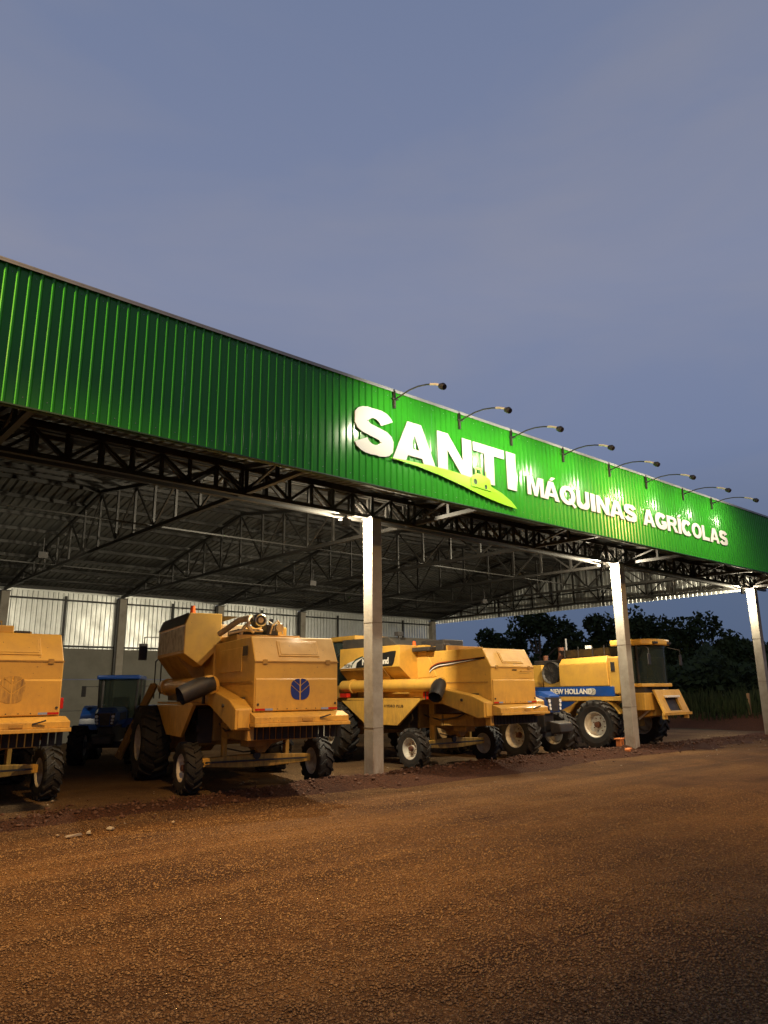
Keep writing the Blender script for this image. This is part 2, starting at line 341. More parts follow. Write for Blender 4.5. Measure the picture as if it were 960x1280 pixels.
# ------------------------------------------------------------------ ground
def ground_material(name, base, alt, dark, s1, bumpd, ruts=False):
    m = bpy.data.materials.new(name); m.use_nodes = True; t = m.node_tree; b = t.nodes['Principled BSDF']; b.inputs['Roughness'].default_value = 0.9
    b.inputs['Specular IOR Level'].default_value = 0.25
    co = t.nodes.new('ShaderNodeTexCoord')
    def noise(s, d, r=0.6):
        n = t.nodes.new('ShaderNodeTexNoise'); n.inputs['Scale'].default_value = s; n.inputs['Detail'].default_value = d; n.inputs['Roughness'].default_value = r
        t.links.new(co.outputs['Object'], n.inputs['Vector']); return n
    def rmp(n, a, c0, b_, c1):
        r = t.nodes.new('ShaderNodeValToRGB'); e = r.color_ramp.elements; e[0].position = a; e[0].color = (*c0, 1); e[1].position = b_; e[1].color = (*c1, 1)
        t.links.new(n.outputs[0], r.inputs[0]); return r
    v = t.nodes.new('ShaderNodeTexVoronoi'); v.inputs['Scale'].default_value = s1; t.links.new(co.outputs['Object'], v.inputs['Vector'])
    vc = t.nodes.new('ShaderNodeSeparateColor'); t.links.new(v.outputs['Color'], vc.inputs[0])
    a = t.nodes.new('ShaderNodeMix'); a.data_type = 'RGBA'; a.inputs[6].default_value = (*base, 1); a.inputs[7].default_value = (*alt, 1); t.links.new(vc.outputs[0], a.inputs[0])
    r1 = rmp(noise(0.45, 6, 0.62), 0.42, (0, 0, 0), 0.66, (1, 1, 1))
    c = t.nodes.new('ShaderNodeMix'); c.data_type = 'RGBA'; t.links.new(r1.outputs[0], c.inputs[0]); t.links.new(a.outputs[2], c.inputs[6]); c.inputs[7].default_value = (*dark, 1)
    r3 = rmp(noise(46, 4), 0.34, (0.4, 0.4, 0.4), 0.66, (1.4, 1.4, 1.4))
    d = t.nodes.new('ShaderNodeMix'); d.data_type = 'RGBA'; d.blend_type = 'MULTIPLY'; d.inputs[0].default_value = 1
    t.links.new(c.outputs[2], d.inputs[6]); t.links.new(r3.outputs[0], d.inputs[7]); t.links.new(d.outputs[2], b.inputs['Base Color'])
    if ruts:
        mpp = t.nodes.new('ShaderNodeMapping'); mpp.inputs['Rotation'].default_value = (0, 0, -0.16); mpp.inputs['Scale'].default_value = (0.10, 1.1, 1); t.links.new(co.outputs['Object'], mpp.inputs[0])
        nn_ = t.nodes.new('ShaderNodeTexNoise'); nn_.inputs['Scale'].default_value = 1.0; nn_.inputs['Detail'].default_value = 6; nn_.inputs['Roughness'].default_value = 0.6; nn_.inputs['Distortion'].default_value = 0.4; t.links.new(mpp.outputs[0], nn_.inputs['Vector'])
        rr_ = rmp(nn_, 0.36, (0.62, 0.58, 0.56), 0.62, (1.15, 1.15, 1.12))
        e_ = t.nodes.new('ShaderNodeMix'); e_.data_type = 'RGBA'; e_.blend_type = 'MULTIPLY'; e_.inputs[0].default_value = 1
        t.links.new(d.outputs[2], e_.inputs[6]); t.links.new(rr_.outputs[0], e_.inputs[7]); t.links.new(e_.outputs[2], b.inputs['Base Color'])
    n3 = noise(s1 * 0.9, 5, 0.7)
    add = t.nodes.new('ShaderNodeMath'); add.operation = 'SUBTRACT'; t.links.new(n3.outputs[0], add.inputs[0]); t.links.new(v.outputs['Distance'], add.inputs[1])
    bp = t.nodes.new('ShaderNodeBump'); bp.inputs['Strength'].default_value = 1.0; bp.inputs['Distance'].default_value = bumpd * 1.5
    t.links.new(add.outputs[0], bp.inputs['Height']); t.links.new(bp.outputs[0], b.inputs['Normal'])
    return m
M_grav = ground_material('red_gravel', (0.165, 0.079, 0.026), (0.215, 0.112, 0.040), (0.095, 0.041, 0.015), 58, 0.024, ruts=True)
M_soil = ground_material('packed_red_earth', (0.135, 0.080, 0.036), (0.16, 0.096, 0.045), (0.075, 0.038, 0.018), 20, 0.015)
M_berm = ground_material('loose_red_earth', (0.080, 0.029, 0.013), (0.105, 0.040, 0.018), (0.055, 0.020, 0.010), 28, 0.04)
M_field = ground_material('field_earth', (0.07, 0.045, 0.025), (0.06, 0.06, 0.025), (0.05, 0.05, 0.02), 6, 0.03)

from mathutils import noise as mnoise
def sheet(name, x0, x1, y0, y1, nx, ny, zf, m):
    xs = np.linspace(x0, x1, nx + 1); ys = np.linspace(y0, y1, ny + 1)
    v = [(x, y, zf(x, y)) for y in ys for x in xs]
    f = [(j * (nx + 1) + i, j * (nx + 1) + i + 1, (j + 1) * (nx + 1) + i + 1, (j + 1) * (nx + 1) + i) for j in range(ny) for i in range(nx)]
    me = bpy.data.meshes.new(name); me.from_pydata(v, [], f); me.update()
    o = link(name, me, m, smooth=True); tag(o, kind='structure'); return o
def fbm(x, y, s): return mnoise.fractal(Vector((x * s, y * s, 3.1)), 0.9, 2.0, 4)
tag(sheet('ground', -600, 900, -600, 900, 2, 2, lambda x, y: -0.02, M_field), kind='structure')
def yard_z(x, y):
    z = 0.012 + 0.012 * fbm(x, y, 0.35) + 0.008 * fbm(x + 9, y, 1.8)
    for c in (6.3, 7.9, 8.6, 9.9):
        q = (y - c - 0.10 * (x - 4) * (0.6 if c < 8 else 0.2) - 0.25 * math.sin(x * 0.13 + c)) / 0.24
        if abs(q) < 3: z += -0.014 * math.exp(-q * q) + 0.007 * math.exp(-(abs(q) - 1.5) ** 2 * 3)
    return z
sheet('yard', -14, 44, -10, 11.75, 300, 110, yard_z, M_grav)
sheet('shed_floor', -14, 30.6, 11.2, 28.3, 120, 50, lambda x, y: 0.002 + 0.012 * fbm(x, y, 0.5), M_soil)

def berm_h(x, y):
    wv = 0.25 * fbm(x * 0.6, 1.0, 0.5)
    c = 11.35 + wv if x < 14 else 11.55 + wv
    amp = 0.05 + 0.10 * max(0, min(1, (x - 6) / 3)) * max(0.25, min(1, (24 - x) / 6)) + 0.05 * fbm(x, 5, 0.7)
    wdt = 0.42 + 0.12 * fbm(x, 9, 0.4) + (0.25 if x > 9 else 0)
    g = math.exp(-((y - c) / wdt) ** 2)
    return amp * g * (1 + 0.45 * fbm(x, y, 2.2)) + 0.035 * g * fbm(x, y, 7.0) - 0.03 * (1 - min(1, g * 6))
b_ = sheet('dirt_berm', 0.5, 30.5, 10.2, 13.0, 520, 60, lambda x, y: 0.008 + berm_h(x, y), M_berm)
tag(b_, kind='stuff', label='low ridge of loose red earth heaped along the line of concrete columns', cat='soil')

# stones: one mass
def stones(name, n, sampler, smin, smax, m, label, cat, flat=0.6):
    base = np.array([(1, 0, 0), (-1, 0, 0), (0, 1, 0), (0, -1, 0), (0, 0, 1), (0, 0, -1)], float)
    fc = np.array([(0, 2, 4), (2, 1, 4), (1, 3, 4), (3, 0, 4), (2, 0, 5), (1, 2, 5), (3, 1, 5), (0, 3, 5)])
    P, S = sampler(n, smin, smax); n = len(P)
    v = base[None] * (S[:, None, None] * rng.uniform(0.55, 1.25, (n, 6, 1)))
    v += rng.normal(0, 0.18, (n, 6, 3)) * S[:, None, None]
    v[:, :, 2] *= flat
    a = rng.uniform(0, 2 * PI, n); c, s = np.cos(a)[:, None], np.sin(a)[:, None]
    x = v[:, :, 0] * c - v[:, :, 1] * s; y = v[:, :, 0] * s + v[:, :, 1] * c
    v[:, :, 0] = x; v[:, :, 1] = y; v += P[:, None, :]
    V = v.reshape(-1, 3); Fa = (fc[None] + (np.arange(n) * 6)[:, None, None]).reshape(-1, 3)
    me = bpy.data.meshes.new(name); me.vertices.add(len(V)); me.vertices.foreach_set('co', V.ravel())
    me.loops.add(Fa.size); me.loops.foreach_set('vertex_index', Fa.ravel().astype(np.int32))
    me.polygons.add(len(Fa)); me.polygons.foreach_set('loop_start', np.arange(0, Fa.size, 3, dtype=np.int32)); me.update(calc_edges=True)
    o = link(name, me, m); tag(o, label, cat, kind='stuff'); return o
def stone_material(name, cols, darkc):
    m = bpy.data.materials.new(name); m.use_nodes = True; t = m.node_tree; b = t.nodes['Principled BSDF']; b.inputs['Roughness'].default_value = 0.8
    g = t.nodes.new('ShaderNodeNewGeometry'); r = t.nodes.new('ShaderNodeValToRGB'); e = r.color_ramp.elements
    e[0].color = (*cols[0], 1); e[1].color = (*cols[-1], 1)
    for i, c in enumerate(cols[1:-1]): q = e.new((i + 1) / (len(cols) - 1)); q.color = (*c, 1)
    t.links.new(g.outputs['Random Per Island'], r.inputs[0]); t.links.new(r.outputs[0], b.inputs['Base Color']); return m
M_stone = stone_material('gravel_stone', [(0.080, 0.038, 0.014), (0.185, 0.100, 0.035), (0.105, 0.054, 0.020), (0.24, 0.140, 0.055), (0.135, 0.069, 0.024)], None)
M_clod = stone_material('earth_clod', [(0.055, 0.021, 0.010), (0.09, 0.035, 0.016), (0.065, 0.026, 0.013), (0.11, 0.048, 0.024)], None)
def samp_yard(n, smin, smax):
    ang = yaw + rng.uniform(-0.60, 0.60, n); d = 2.0 + 12.5 * rng.uniform(0, 1, n) ** 1.7
    x = d * np.sin(ang); y = d * np.cos(ang); k = (y < 11.3)
    x, y = x[k], y[k]; s = smin + (smax - smin) * rng.uniform(0, 1, len(x)) ** 1.8
    z = np.array([yard_z(a, b) for a, b in zip(x, y)]) + s * 0.18
    return np.stack([x, y, z], 1), s
stones('gravel_stones', 200000, samp_yard, 0.0065, 0.0155, M_stone, 'loose reddish brown gravel stones covering the yard in front of the shed', 'gravel')
def samp_berm(n, smin, smax):
    x = rng.uniform(1.5, 27, n); y = rng.normal(11.5, 0.42, n)
    s = smin + (smax - smin) * rng.uniform(0, 1, n) ** 9
    z = np.array([max(0.008 + berm_h(a, b), 0.01) for a, b in zip(x, y)])
    return np.stack([x, y, z + s * 0.25], 1), s
stones('earth_clods', 9000, samp_berm, 0.008, 0.060, M_clod, 'crumbled clods of red earth lying on the low ridge between the columns', 'soil', 0.7)
def samp_far(n, smin, smax):
    x = rng.uniform(1.5, 30, n); y = rng.uniform(9.3, 13.5, n); s = smin + (smax - smin) * rng.uniform(0, 1, n) ** 5
    return np.stack([x, y, 0.02 + s * 0.2], 1), s
stones('scattered_pebbles', 220, samp_far, 0.012, 0.04, stone_material('pale_pebble', [(0.2, 0.14, 0.09), (0.3, 0.24, 0.17), (0.16, 0.10, 0.06)], None), 'pale pebbles scattered thinly over the ground near the columns', 'pebbles')

# ------------------------------------------------------------------ shed
shed = thing('machinery_shed', 'long open-fronted steel and concrete machinery shed with a green sign front', 'shed', (9, YC, 0))
OX, OY = 9, YC
def S(o):            # parent to shed keeping world coordinates
    o.parent = shed; o.matrix_parent_inverse = Matrix.Translation((-OX, -OY, 0)); return o

def corrugated(length, pitch, n, prof, name):
    """sheet in local x (across) and y (along length), relief in z. prof: list of (u 0..1, d)"""
    xs = []
    for i in range(n):
        xs += [((i + u) * pitch, d) for u, d in prof]
    xs.append((n * pitch, prof[0][1]))
    v = [(x, 0, d) for x, d in xs] + [(x, length, d) for x, d in xs]; k = len(xs)
    f = [(i, i + 1, k + i + 1, k + i) for i in range(k - 1)]
    me = bpy.data.meshes.new(name); me.from_pydata(v, [], f); me.update(); return me

# green fascia sheets: seven ribs each
PITCH = 0.145; NR = 7; SW = PITCH * NR
gprof = [(0, 0), (0.52, 0), (0.545, 0.002), (0.665, 0.0225), (0.69, 0.0245), (0.81, 0.0245), (0.835, 0.0225), (0.955, 0.002), (0.98, 0)]
gm = corrugated(7.12 - 5.22, PITCH, NR, gprof, 'green_sheet'); gm.materials.append(M_green)
gm.polygons.foreach_set('use_smooth', [True] * len(gm.polygons)); gm.set_sharp_from_angle(angle=R(22))
x = XL; nfa = 0
while x < XR_ + 0.6:
    o = bpy.data.objects.new('green_sheet', gm); col.objects.link(o)
    o.rotation_euler = (PI / 2 + random.uniform(-0.0012, 0.0012), 0, random.uniform(-0.0015, 0.0015)); o.location = (x, YF - random.uniform(0, 0.0015), 5.22); S(o); x += SW + 0.0001; nfa += 1
XFE = x
# screws along the fascia
mb = MB()
for k in range(int((XFE - XL) / (PITCH * 2))):
    for z in (5.34, 7.0):
        xx = XL + (k * 2 + 0.3) * PITCH
        mb.prism([(xx + 0.006 * math.cos(a), z + 0.006 * math.sin(a)) for a in [0, 1.05, 2.1, 3.14, 4.19, 5.24]], 'y', YF - 0.008, YF - 0.0005)
o = S(mb.obj('fixing_screw', M_screw)); o['kind'] = 'stuff'
mb = MB().box(XL, XFE, YF - 0.045, YF + 0.10, 7.118, 7.140).box(XL, XFE, YF - 0.045, YF - 0.04, 7.085, 7.1149)
S(mb.obj('cap_flashing', M_flash))
S(MB().box(XL, XFE, YF + 0.004, YF + 0.07, 5.195, 5.222).box(XL, XFE, YF - 0.034, YF + 0.0035, 5.2, 5.2195).obj('bottom_flashing', mat('dark_green_trim', (0.01, 0.06, 0.02), 0.5)))
# fascia supporting frame behind
mb = MB()
for z in (5.33, 6.15, 7.0): mb.bar((XL, YF + 0.07, z), (XFE, YF + 0.07, z), 0.05)
S(mb.obj('fascia_rail', M_steel))
for tx in TX + [T0 + TU * 6 - 0.4]:
    S(MB().bar((tx, YF + 0.15, 5.25), (tx, YF + 0.15, 7.05), 0.07).bar((tx, YF + 0.15, 6.9), (tx, YF + 1.6, 5.85), 0.05).obj('fascia_post', M_steel))

# roof sheets seen from beneath
rprof = [(0, 0), (0.55, 0), (0.66, 0.035), (0.86, 0.035), (0.97, 0)]
Lf = math.hypot(YR - YF - 0.12, (YR - YF - 0.12) * 0.155); Lb = math.hypot(YB + 0.25 - YR, (YB + 0.25 - YR) * 0.172)
m_f = corrugated(Lf, 0.21, 5, rprof, 'roof_sheet'); m_b = corrugated(Lb, 0.21, 5, rprof, 'roof_sheet')
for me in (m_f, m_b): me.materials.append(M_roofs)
x = XL
while x < XR_ + 0.2:
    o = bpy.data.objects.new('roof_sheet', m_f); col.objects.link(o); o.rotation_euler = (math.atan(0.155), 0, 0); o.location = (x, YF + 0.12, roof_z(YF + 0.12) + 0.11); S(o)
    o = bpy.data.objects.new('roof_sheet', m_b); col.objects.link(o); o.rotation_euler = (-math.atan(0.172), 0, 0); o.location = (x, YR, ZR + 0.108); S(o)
    x += 1.05
S(MB().prism([(YR - 0.3, ZR + 0.11), (YR, ZR + 0.165), (YR + 0.3, ZR + 0.11), (YR, ZR + 0.158)], 'x', XL, XR_ + 0.2).obj('ridge_cap', M_galv))
# purlins (C sections)
for y in [9.75, 10.9, 12.05, 13.2, 14.35, 15.5, 16.65, 17.8, 18.85, 19.35, 20.45, 21.6, 22.75, 23.9, 25.05, 26.2, 27.35, 28.2]:
    z = roof_z(y); mb = MB().box(XL, XR_, y - 0.03, y + 0.03, z - 0.0, z + 0.006).box(XL, XR_, y - 0.03, y - 0.026, z + 0.0062, z + 0.09).box(XL, XR_, y - 0.0255, y + 0.03, z + 0.084, z + 0.09)
    S(mb.obj('purlin', M_steel))

# roof trusses
ys_b = [YB - 0.15, 27.3, 26.2, 25.05, 23.9, 22.7, 21.55, 20.4, YR + 0.1, 17.95, 16.8, 15.65, 14.5, 13.35, 12.3, YC, 10.4, YF + 0.16]
def bot(y): return ZB + 0.16 * max(0, min(1, (y - 10) / 9)) 
M_ch = MB(); M_ch.bar((0, YB + 0.05, bot(YB)), (0, YR, bot(YR)), 0.09, 0.08).bar((0, YR, bot(YR)), (0, YF + 0.1, bot(YF)), 0.09, 0.08)
bc = M_ch.mesh('bottom_chord'); bc.materials.append(M_steel)
mt_ = MB(); mt_.bar((0, YB + 0.05, roof_z(YB) - 0.06), (0, YR, ZR - 0.06), 0.09, 0.08).bar((0, YR, ZR - 0.06), (0, YF + 0.1, roof_z(YF) - 0.06), 0.09, 0.08)
tcm = mt_.mesh('top_chord'); tcm.materials.append(M_steel)
vert_m, diag_m = [], []
for i, y in enumerate(ys_b):
    if i in (0,): continue
    vm = MB().bar((0, y, bot(y) + 0.04), (0, y, roof_z(y) - 0.10), 0.05, 0.07, up=(0, 1, 0)).mesh('vertical'); vm.materials.append(M_steel); vert_m.append(vm)
for i in range(len(ys_b) - 1):
    y0, y1 = ys_b[i], ys_b[i + 1]
    a, b = ((0.012, y0, roof_z(y0) - 0.09), (0.012, y1, bot(y1) + 0.04)) if y0 > YR + 0.2 else ((0.012, y0, bot(y0) + 0.04), (0.012, y1, roof_z(y1) - 0.09))
    if y0 > YR + 0.2 and i % 2 == 1: a, b = (0.012, y0, bot(y0) + 0.04), (0.012, y1, roof_z(y1) - 0.09)
    if y0 < YR + 0.2 and i % 2 == 0: a, b = (0.012, y0, roof_z(y0) - 0.09), (0.012, y1, bot(y1) + 0.04)
    dm = MB().bar(a, b, 0.035, 0.045).mesh('diagonal'); dm.materials.append(M_steel); diag_m.append(dm)
def sub(name, me, parent):
    o = bpy.data.objects.new(name, me); col.objects.link(o); o.parent = parent; return o
for tx in TX:
    t = bpy.data.objects.new('roof_truss', bc); col.objects.link(t); t.location = (tx, 0, 0); S(t)
    sub('top_chord', tcm, t)
    for m_ in vert_m: sub('vertical', m_, t)
    for m_ in diag_m: sub('diagonal', m_, t)
# cross rods between trusses, low horizontals seen under the back slope
for y in (22.7, 15.65):
    S(MB().bar((XL, y, bot(y) + 0.05), (XR_ - 0.3, y, bot(y) + 0.05), 0.035).obj('tie_bar', M_steel))
for i in range(len(TX) - 1):
    S(MB().bar((TX[i], 22.7, bot(22) + 0.1), (TX[i + 1], 27.3, roof_z(27.3) - 0.1), 0.02).bar((TX[i + 1], 22.7, bot(22) + 0.13), (TX[i], 27.3, roof_z(27.3) - 0.13), 0.02).obj('bracing_rod', M_steel))

# front girder on the columns: bays between columns, warren with verticals
def girder(x0, x1, y):
    n = max(2, round((x1 - x0) / 0.545)); n += n % 2; dx = (x1 - x0) / n; zt = roof_z(y) - 0.12; zb = ZB
    g = MB().bar((x0, y, zb), (x1, y, zb), 0.10, 0.075).obj('front_girder', M_steel); S(g)
    MB().bar((x0, y, zt), (x1, y, zt), 0.10, 0.075).obj('top_chord', M_steel, g)
    vm = MB().bar((0, y, zb + 0.04), (0, y, zt - 0.04), 0.055, 0.055, up=(0, 1, 0)).mesh('vertical'); vm.materials.append(M_steel)
    d0 = MB().bar((0, y + 0.004, zb + 0.04), (dx, y + 0.004, zt - 0.04), 0.05, 0.045, up=(0, 1, 0)).mesh('diagonal'); d0.materials.append(M_steel)
    d1 = MB().bar((0, y + 0.004, zt - 0.04), (dx, y + 0.004, zb + 0.04), 0.05, 0.045, up=(0, 1, 0)).mesh('diagonal'); d1.materials.append(M_steel)
    for i in range(n + 1):
        o = sub('vertical', vm, g); o.location = (x0 + i * dx, 0, 0)
        if i < n: o = sub('diagonal', d0 if i % 2 == 0 else d1, g); o.location = (x0 + i * dx, 0, 0)
for a, b in zip(COLX[:-1], COLX[1:]): girder(a, b, YC)
for a, b in zip(COLX[:-1], COLX[1:]): girder(a + 0.14, b + 0.14, YC + 0.30)
girder(COLX[-1], COLX[-1] + 1.2, YC)

# columns
def concrete_column(x, y, h, w, d, label, ringz=(), name='concrete_column'):
    me = MB()
    e = 0.012; gr = 0.02
    pts = [(-w / 2 + e, -d / 2), (w / 2 - e, -d / 2), (w / 2, -d / 2 + e), (w / 2, -gr), (w / 2 - gr, 0), (w / 2, gr), (w / 2, d / 2 - e), (w / 2 - e, d / 2), (-w / 2 + e, d / 2), (-w / 2, d / 2 - e),
           (-w / 2, -d / 2 + e)]
    me.prism(pts, 'z', -0.05, h)
    o = me.obj(name, M_conc, loc=(x, y, 0)); tag(o, label, 'column', 'precast concrete columns')
    for z in ringz:
        MB().box(-w / 2 - 0.0035, w / 2 + 0.0035, -d / 2 - 0.0035, d / 2 + 0.0035, z, z + 0.012).obj('form_joint', mat('joint_mortar', (0.17, 0.14, 0.11), 0.9), o)
    MB().box(-w / 2 - 0.02, w / 2 + 0.02, -d / 2 - 0.02, d / 2 + 0.02, h, h + 0.03).obj('cap_plate', M_steel, o)
    return o
for cx, lab, rz in zip(COLX[1:], ['front concrete column hidden to the left of the yellow harvesters', 'nearest tall front concrete column standing between the two yellow harvesters',
                    'front concrete column beside the orange bricks and the blue-striped harvester', 'far right front concrete column at the end of the green shed'], [(1.6, 3.3), (3.05, 1.0), (2.9, 1.2), (3.4, 1.9)]):
    concrete_column(cx, YC, ZB - 0.05, 0.27, 0.29, lab, rz)
nm = ['beyond the left harvester', 'between the left harvester and the blue tractor cab', 'behind the grain tank of the middle harvester', 'behind the engine of the middle harvester', 'behind the nearest front column', 'at the open right end of the back wall']
for i, tx in enumerate(TX[4:]):
    c = concrete_column(tx, YB, 5.32, 0.28, 0.30, 'back wall concrete column ' + nm[i], (), 'back_column')
    c['group'] = 'back wall columns'
for tx in TX[2:4]:
    c = concrete_column(tx, YB, 5.32, 0.28, 0.30, 'back wall concrete column hidden behind the left harvester', (), 'back_column'); c['group'] = 'back wall columns'

# back wall: precast panels below, galvanised cladding above
bw = thing('back_wall', 'back wall of grey precast panels with ribbed galvanised cladding above', 'wall', (0, YB, 0))
wprof = [(0, 0), (0.45, 0), (0.58, 0.028), (0.86, 0.028), (0.98, 0)]
cm = corrugated(2.1, 0.19, 11, wprof, 'cladding_sheet'); cm.materials.append(M_galv)
edges = TX[1:]
for a, b in zip(edges[:-1], edges[1:]):
    a_, b_x = a + 0.15, b - 0.15
    for z0, z1 in ((0, 1.12), (1.13, 2.25), (2.26, 3.38)):
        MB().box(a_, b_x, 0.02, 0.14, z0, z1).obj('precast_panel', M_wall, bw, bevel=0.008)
    for k in range(2):
        o = sub('cladding_sheet', cm, bw); o.rotation_euler = (PI / 2, 0, 0); wd = (b_x - a_) / 2
        o.scale = (wd / (0.19 * 11), 1, 1); o.location = (a_ + k * wd, 0.10, 3.33)
    mid = (a_ + b_x) / 2
    MB().box(mid - 0.035, mid + 0.035, -0.02, 0.05, 3.39, 5.3).obj('cladding_post', M_steel, bw)
    for z in (3.43, 5.12): MB().box(a_, b_x, -0.0, 0.045, z, z + 0.06).obj('cladding_rail', M_steel, bw)
    MB().box(a - 0.21, a - 0.145, -0.10, 0.02, 0, 5.3).obj('column_flange', M_steel, bw)
MB().box(XL, XR_, 0.115, 0.15, 5.38, 5.62).obj('eave_flashing', M_galv, bw)

# right gable cladding
gc = thing('gable_cladding', 'ribbed galvanised gable sheeting closing the right end under the roof', 'cladding', (XR_ + 0.05, 0, 0))
def gable_sheet(y0, n, pitch):
    v, f = [], []; pr = []
    for i in range(n): pr += [((i + u) * pitch, d) for u, d in wprof]
    pr.append((n * pitch, 0))
    for u, d in pr:
        y = y0 + u; v += [(0 + d, y, 5.24), (0 + d, y, roof_z(y) + 0.10)]
    f = [(2 * i, 2 * i + 2, 2 * i + 3, 2 * i + 1) for i in range(len(pr) - 1)]
    me = bpy.data.meshes.new('gable_sheet'); me.from_pydata(v, [], f); me.update(); link('gable_sheet', me, M_galv, gc)
yy = YF + 0.2
while yy < YB:
    gable_sheet(yy, 5, 0.19); yy += 0.95
for y in (11.5, 15.65, 18.0, 20.4, 24.0): MB().box(-0.09, -0.02, y - 0.03, y + 0.03, 5.25, roof_z(y)).obj('gable_post', M_steel, gc)
MB().box(-0.08, -0.02, 9.6, YB, 5.95, 6.0).obj('gable_rail', M_steel, gc)

# left end sheet, keeps the shed closed out of frame
MB().box(-0.05, 0.05, YF + 0.2, YB, 0, 5.5).obj('left_end_wall', M_wall, loc=(XL - 0.1, 0, 0)); tag(bpy.data.objects['left_end_wall'], 'plain concrete end wall far to the left', 'wall')

# ------------------------------------------------------------------ sign on the fascia
sign = thing('shop_sign', 'raised white letters with lime swoosh on the green fascia', 'sign', (7.39, YF, 5.2))
ZS = 5.2; XS = 7.39; YL = -0.038
def letter(ch, x0, zb, wdt, h, nm='letter', rise=0.0):
    adv, pieces = glyph(ch); kx = wdt / adv
    p2 = [[[(px * kx, py * h) for px, py in c] for c in conts] for conts in pieces]
    me = contours_mesh(p2, 0.018)
    o = link(nm, me, [M_letter, M_edge], sign, loc=(x0 - XS, YL, zb - ZS)); o['label'] = 'raised white letter ' + ch
    return o
for ch, x0, x1 in (('S', 7.38, 8.26), ('A', 8.24, 9.36), ('N', 9.40, 10.36), ('T', 10.41, 11.36), ('I', 11.43, 11.73)):
    letter(ch, x0, 5.765, x1 - x0, 0.82 if ch != 'S' else 0.86)
LX = [('M', 12.09, 12.66), ('Á', 12.64, 13.22), ('Q', 13.24, 13.83), ('U', 13.88, 14.38), ('I', 14.44, 14.62), ('N', 14.67, 15.20), ('A', 15.22, 15.86), ('S', 15.88, 16.42),
      ('A', 16.88, 17.56), ('G', 17.56, 18.24), ('R', 18.30, 18.92), ('Í', 18.96, 19.15), ('C', 19.20, 19.86), ('O', 19.88, 20.52), ('L', 20.55, 20.98), ('A', 20.86, 21.32), ('S', 21.18, 21.62)]
lx = LX[:8]
for ch, x0, x1 in lx: letter(ch, x0, 5.77 - (x0 - 12) * 0.006, x1 - x0, 0.43)
x = 16.74
tot = {'A': .70, 'G': .68, 'R': .66, 'Í': .20, 'C': .64, 'O': .68, 'L': .50, 'S': .60}
ws = 'AGRÍCOLAS'; sumw = sum(tot[c] for c in ws); kk = (21.42 - 16.74 - 0.035 * 8) / sumw
for c in ws:
    wd = tot[c] * kk; letter(c, x, 5.755, wd, 0.425); x += wd + 0.035
sw = [(8.14, 5.775), (8.55, 5.80), (9.2, 5.825), (9.7, 5.83), (10.25, 5.80), (10.75, 5.74), (11.2, 5.63), (11.5, 5.50), (11.68, 5.365), (11.35, 5.385), (11.0, 5.42), (10.6, 5.475), (10.0, 5.585), (9.4, 5.68), (8.8, 5.745)]
me = contours_mesh([[[(a - XS, b - ZS) for a, b in sw]]], 0.018)
link('swoosh', me, [M_lime, M_edge], sign, loc=(0, -0.062, 0))
# little tractor emblem riding the swoosh, with cut-out wheels and window
tr = [(10.28, 5.70), (10.28, 5.80), (10.36, 5.87), (10.40, 5.88), (10.40, 6.00), (10.37, 6.00), (10.37, 6.04), (10.60, 6.04), (10.60, 6.00), (10.585, 6.0), (10.61, 5.90), (10.70, 5.89), (10.70, 5.99), (10.73, 5.99), (10.73, 5.88), (10.84, 5.84), (10.86, 5.72), (10.86, 5.6), (10.28, 5.62)]
holes = [arc(10.395, 5.725, .055, .062, 0, 340, 12), arc(10.70, 5.665, .042, .05, 0, 340, 12), [(10.44, 5.91), (10.44, 5.99), (10.55, 5.99), (10.57, 5.91)]]
me = contours_mesh([[[(a - XS, b - ZS) for a, b in c] for c in [tr] + holes]], 0.014)
link('tractor_emblem', me, [M_lime, M_edge], sign, loc=(0, -0.080, 0))
for hx, hz, hr in ((10.395, 5.725, .055), (10.70, 5.665, .042)):
    MB().prism([(hx - XS + hr * math.cos(a * PI / 8), hz - ZS + hr * 1.1 * math.sin(a * PI / 8)) for a in range(16)], 'y', -0.0715, -0.0735).obj('emblem_wheel', mat('dark_green_emblem', (0.01, 0.05, 0.015), 0.5), sign)

# sign lamps on arms
lampX = [8.31, 10.04, 11.64, 13.47, 15.36, 17.07, 18.99, 20.67]
lnames = ['above the first big white letter at the left', 'above the middle of the big white letters', 'above the end of the big white letters', 'above the start of the small white word',
          'above the middle of the first small word', 'above the gap between the two small words', 'above the middle of the last small word', 'above the end of the last small word, farthest right']
arm_pts = [(0, -0.02, 6.93), (0, -0.2, 6.955), (0, -0.42, 6.985), (0, -0.65, 6.98), (0, -0.87, 6.94), (0, -1.08, 6.875), (0, -1.22, 6.81)]
arm_me = MB().tube(arm_pts, 0.014, 6).mesh('arm'); arm_me.materials.append(M_dark)
br_me = MB().box(-0.018, 0.018, -0.034, 0.0, 6.76, 7.10).box(-0.07, 0.07, -0.05, -0.0345, 6.925, 6.95).mesh('bracket'); br_me.materials.append(M_dark)
hd = MB().tube([(0, -1.20, 6.80), (0, -1.27, 6.77), (0, -1.31, 6.74)], [0.045, 0.065, 0.05], 10); head_me = hd.mesh('lamp_head'); head_me.materials.append(M_dark)
lit_sleeve_me = MB().tube([(0, -0.97, 6.912), (0, -1.08, 6.877), (0, -1.21, 6.815)], 0.022, 8).mesh('lit_arm_sleeve'); lit_sleeve_me.materials.append(M_white)  # white sleeve paints in the lit stretch of the arm near the head
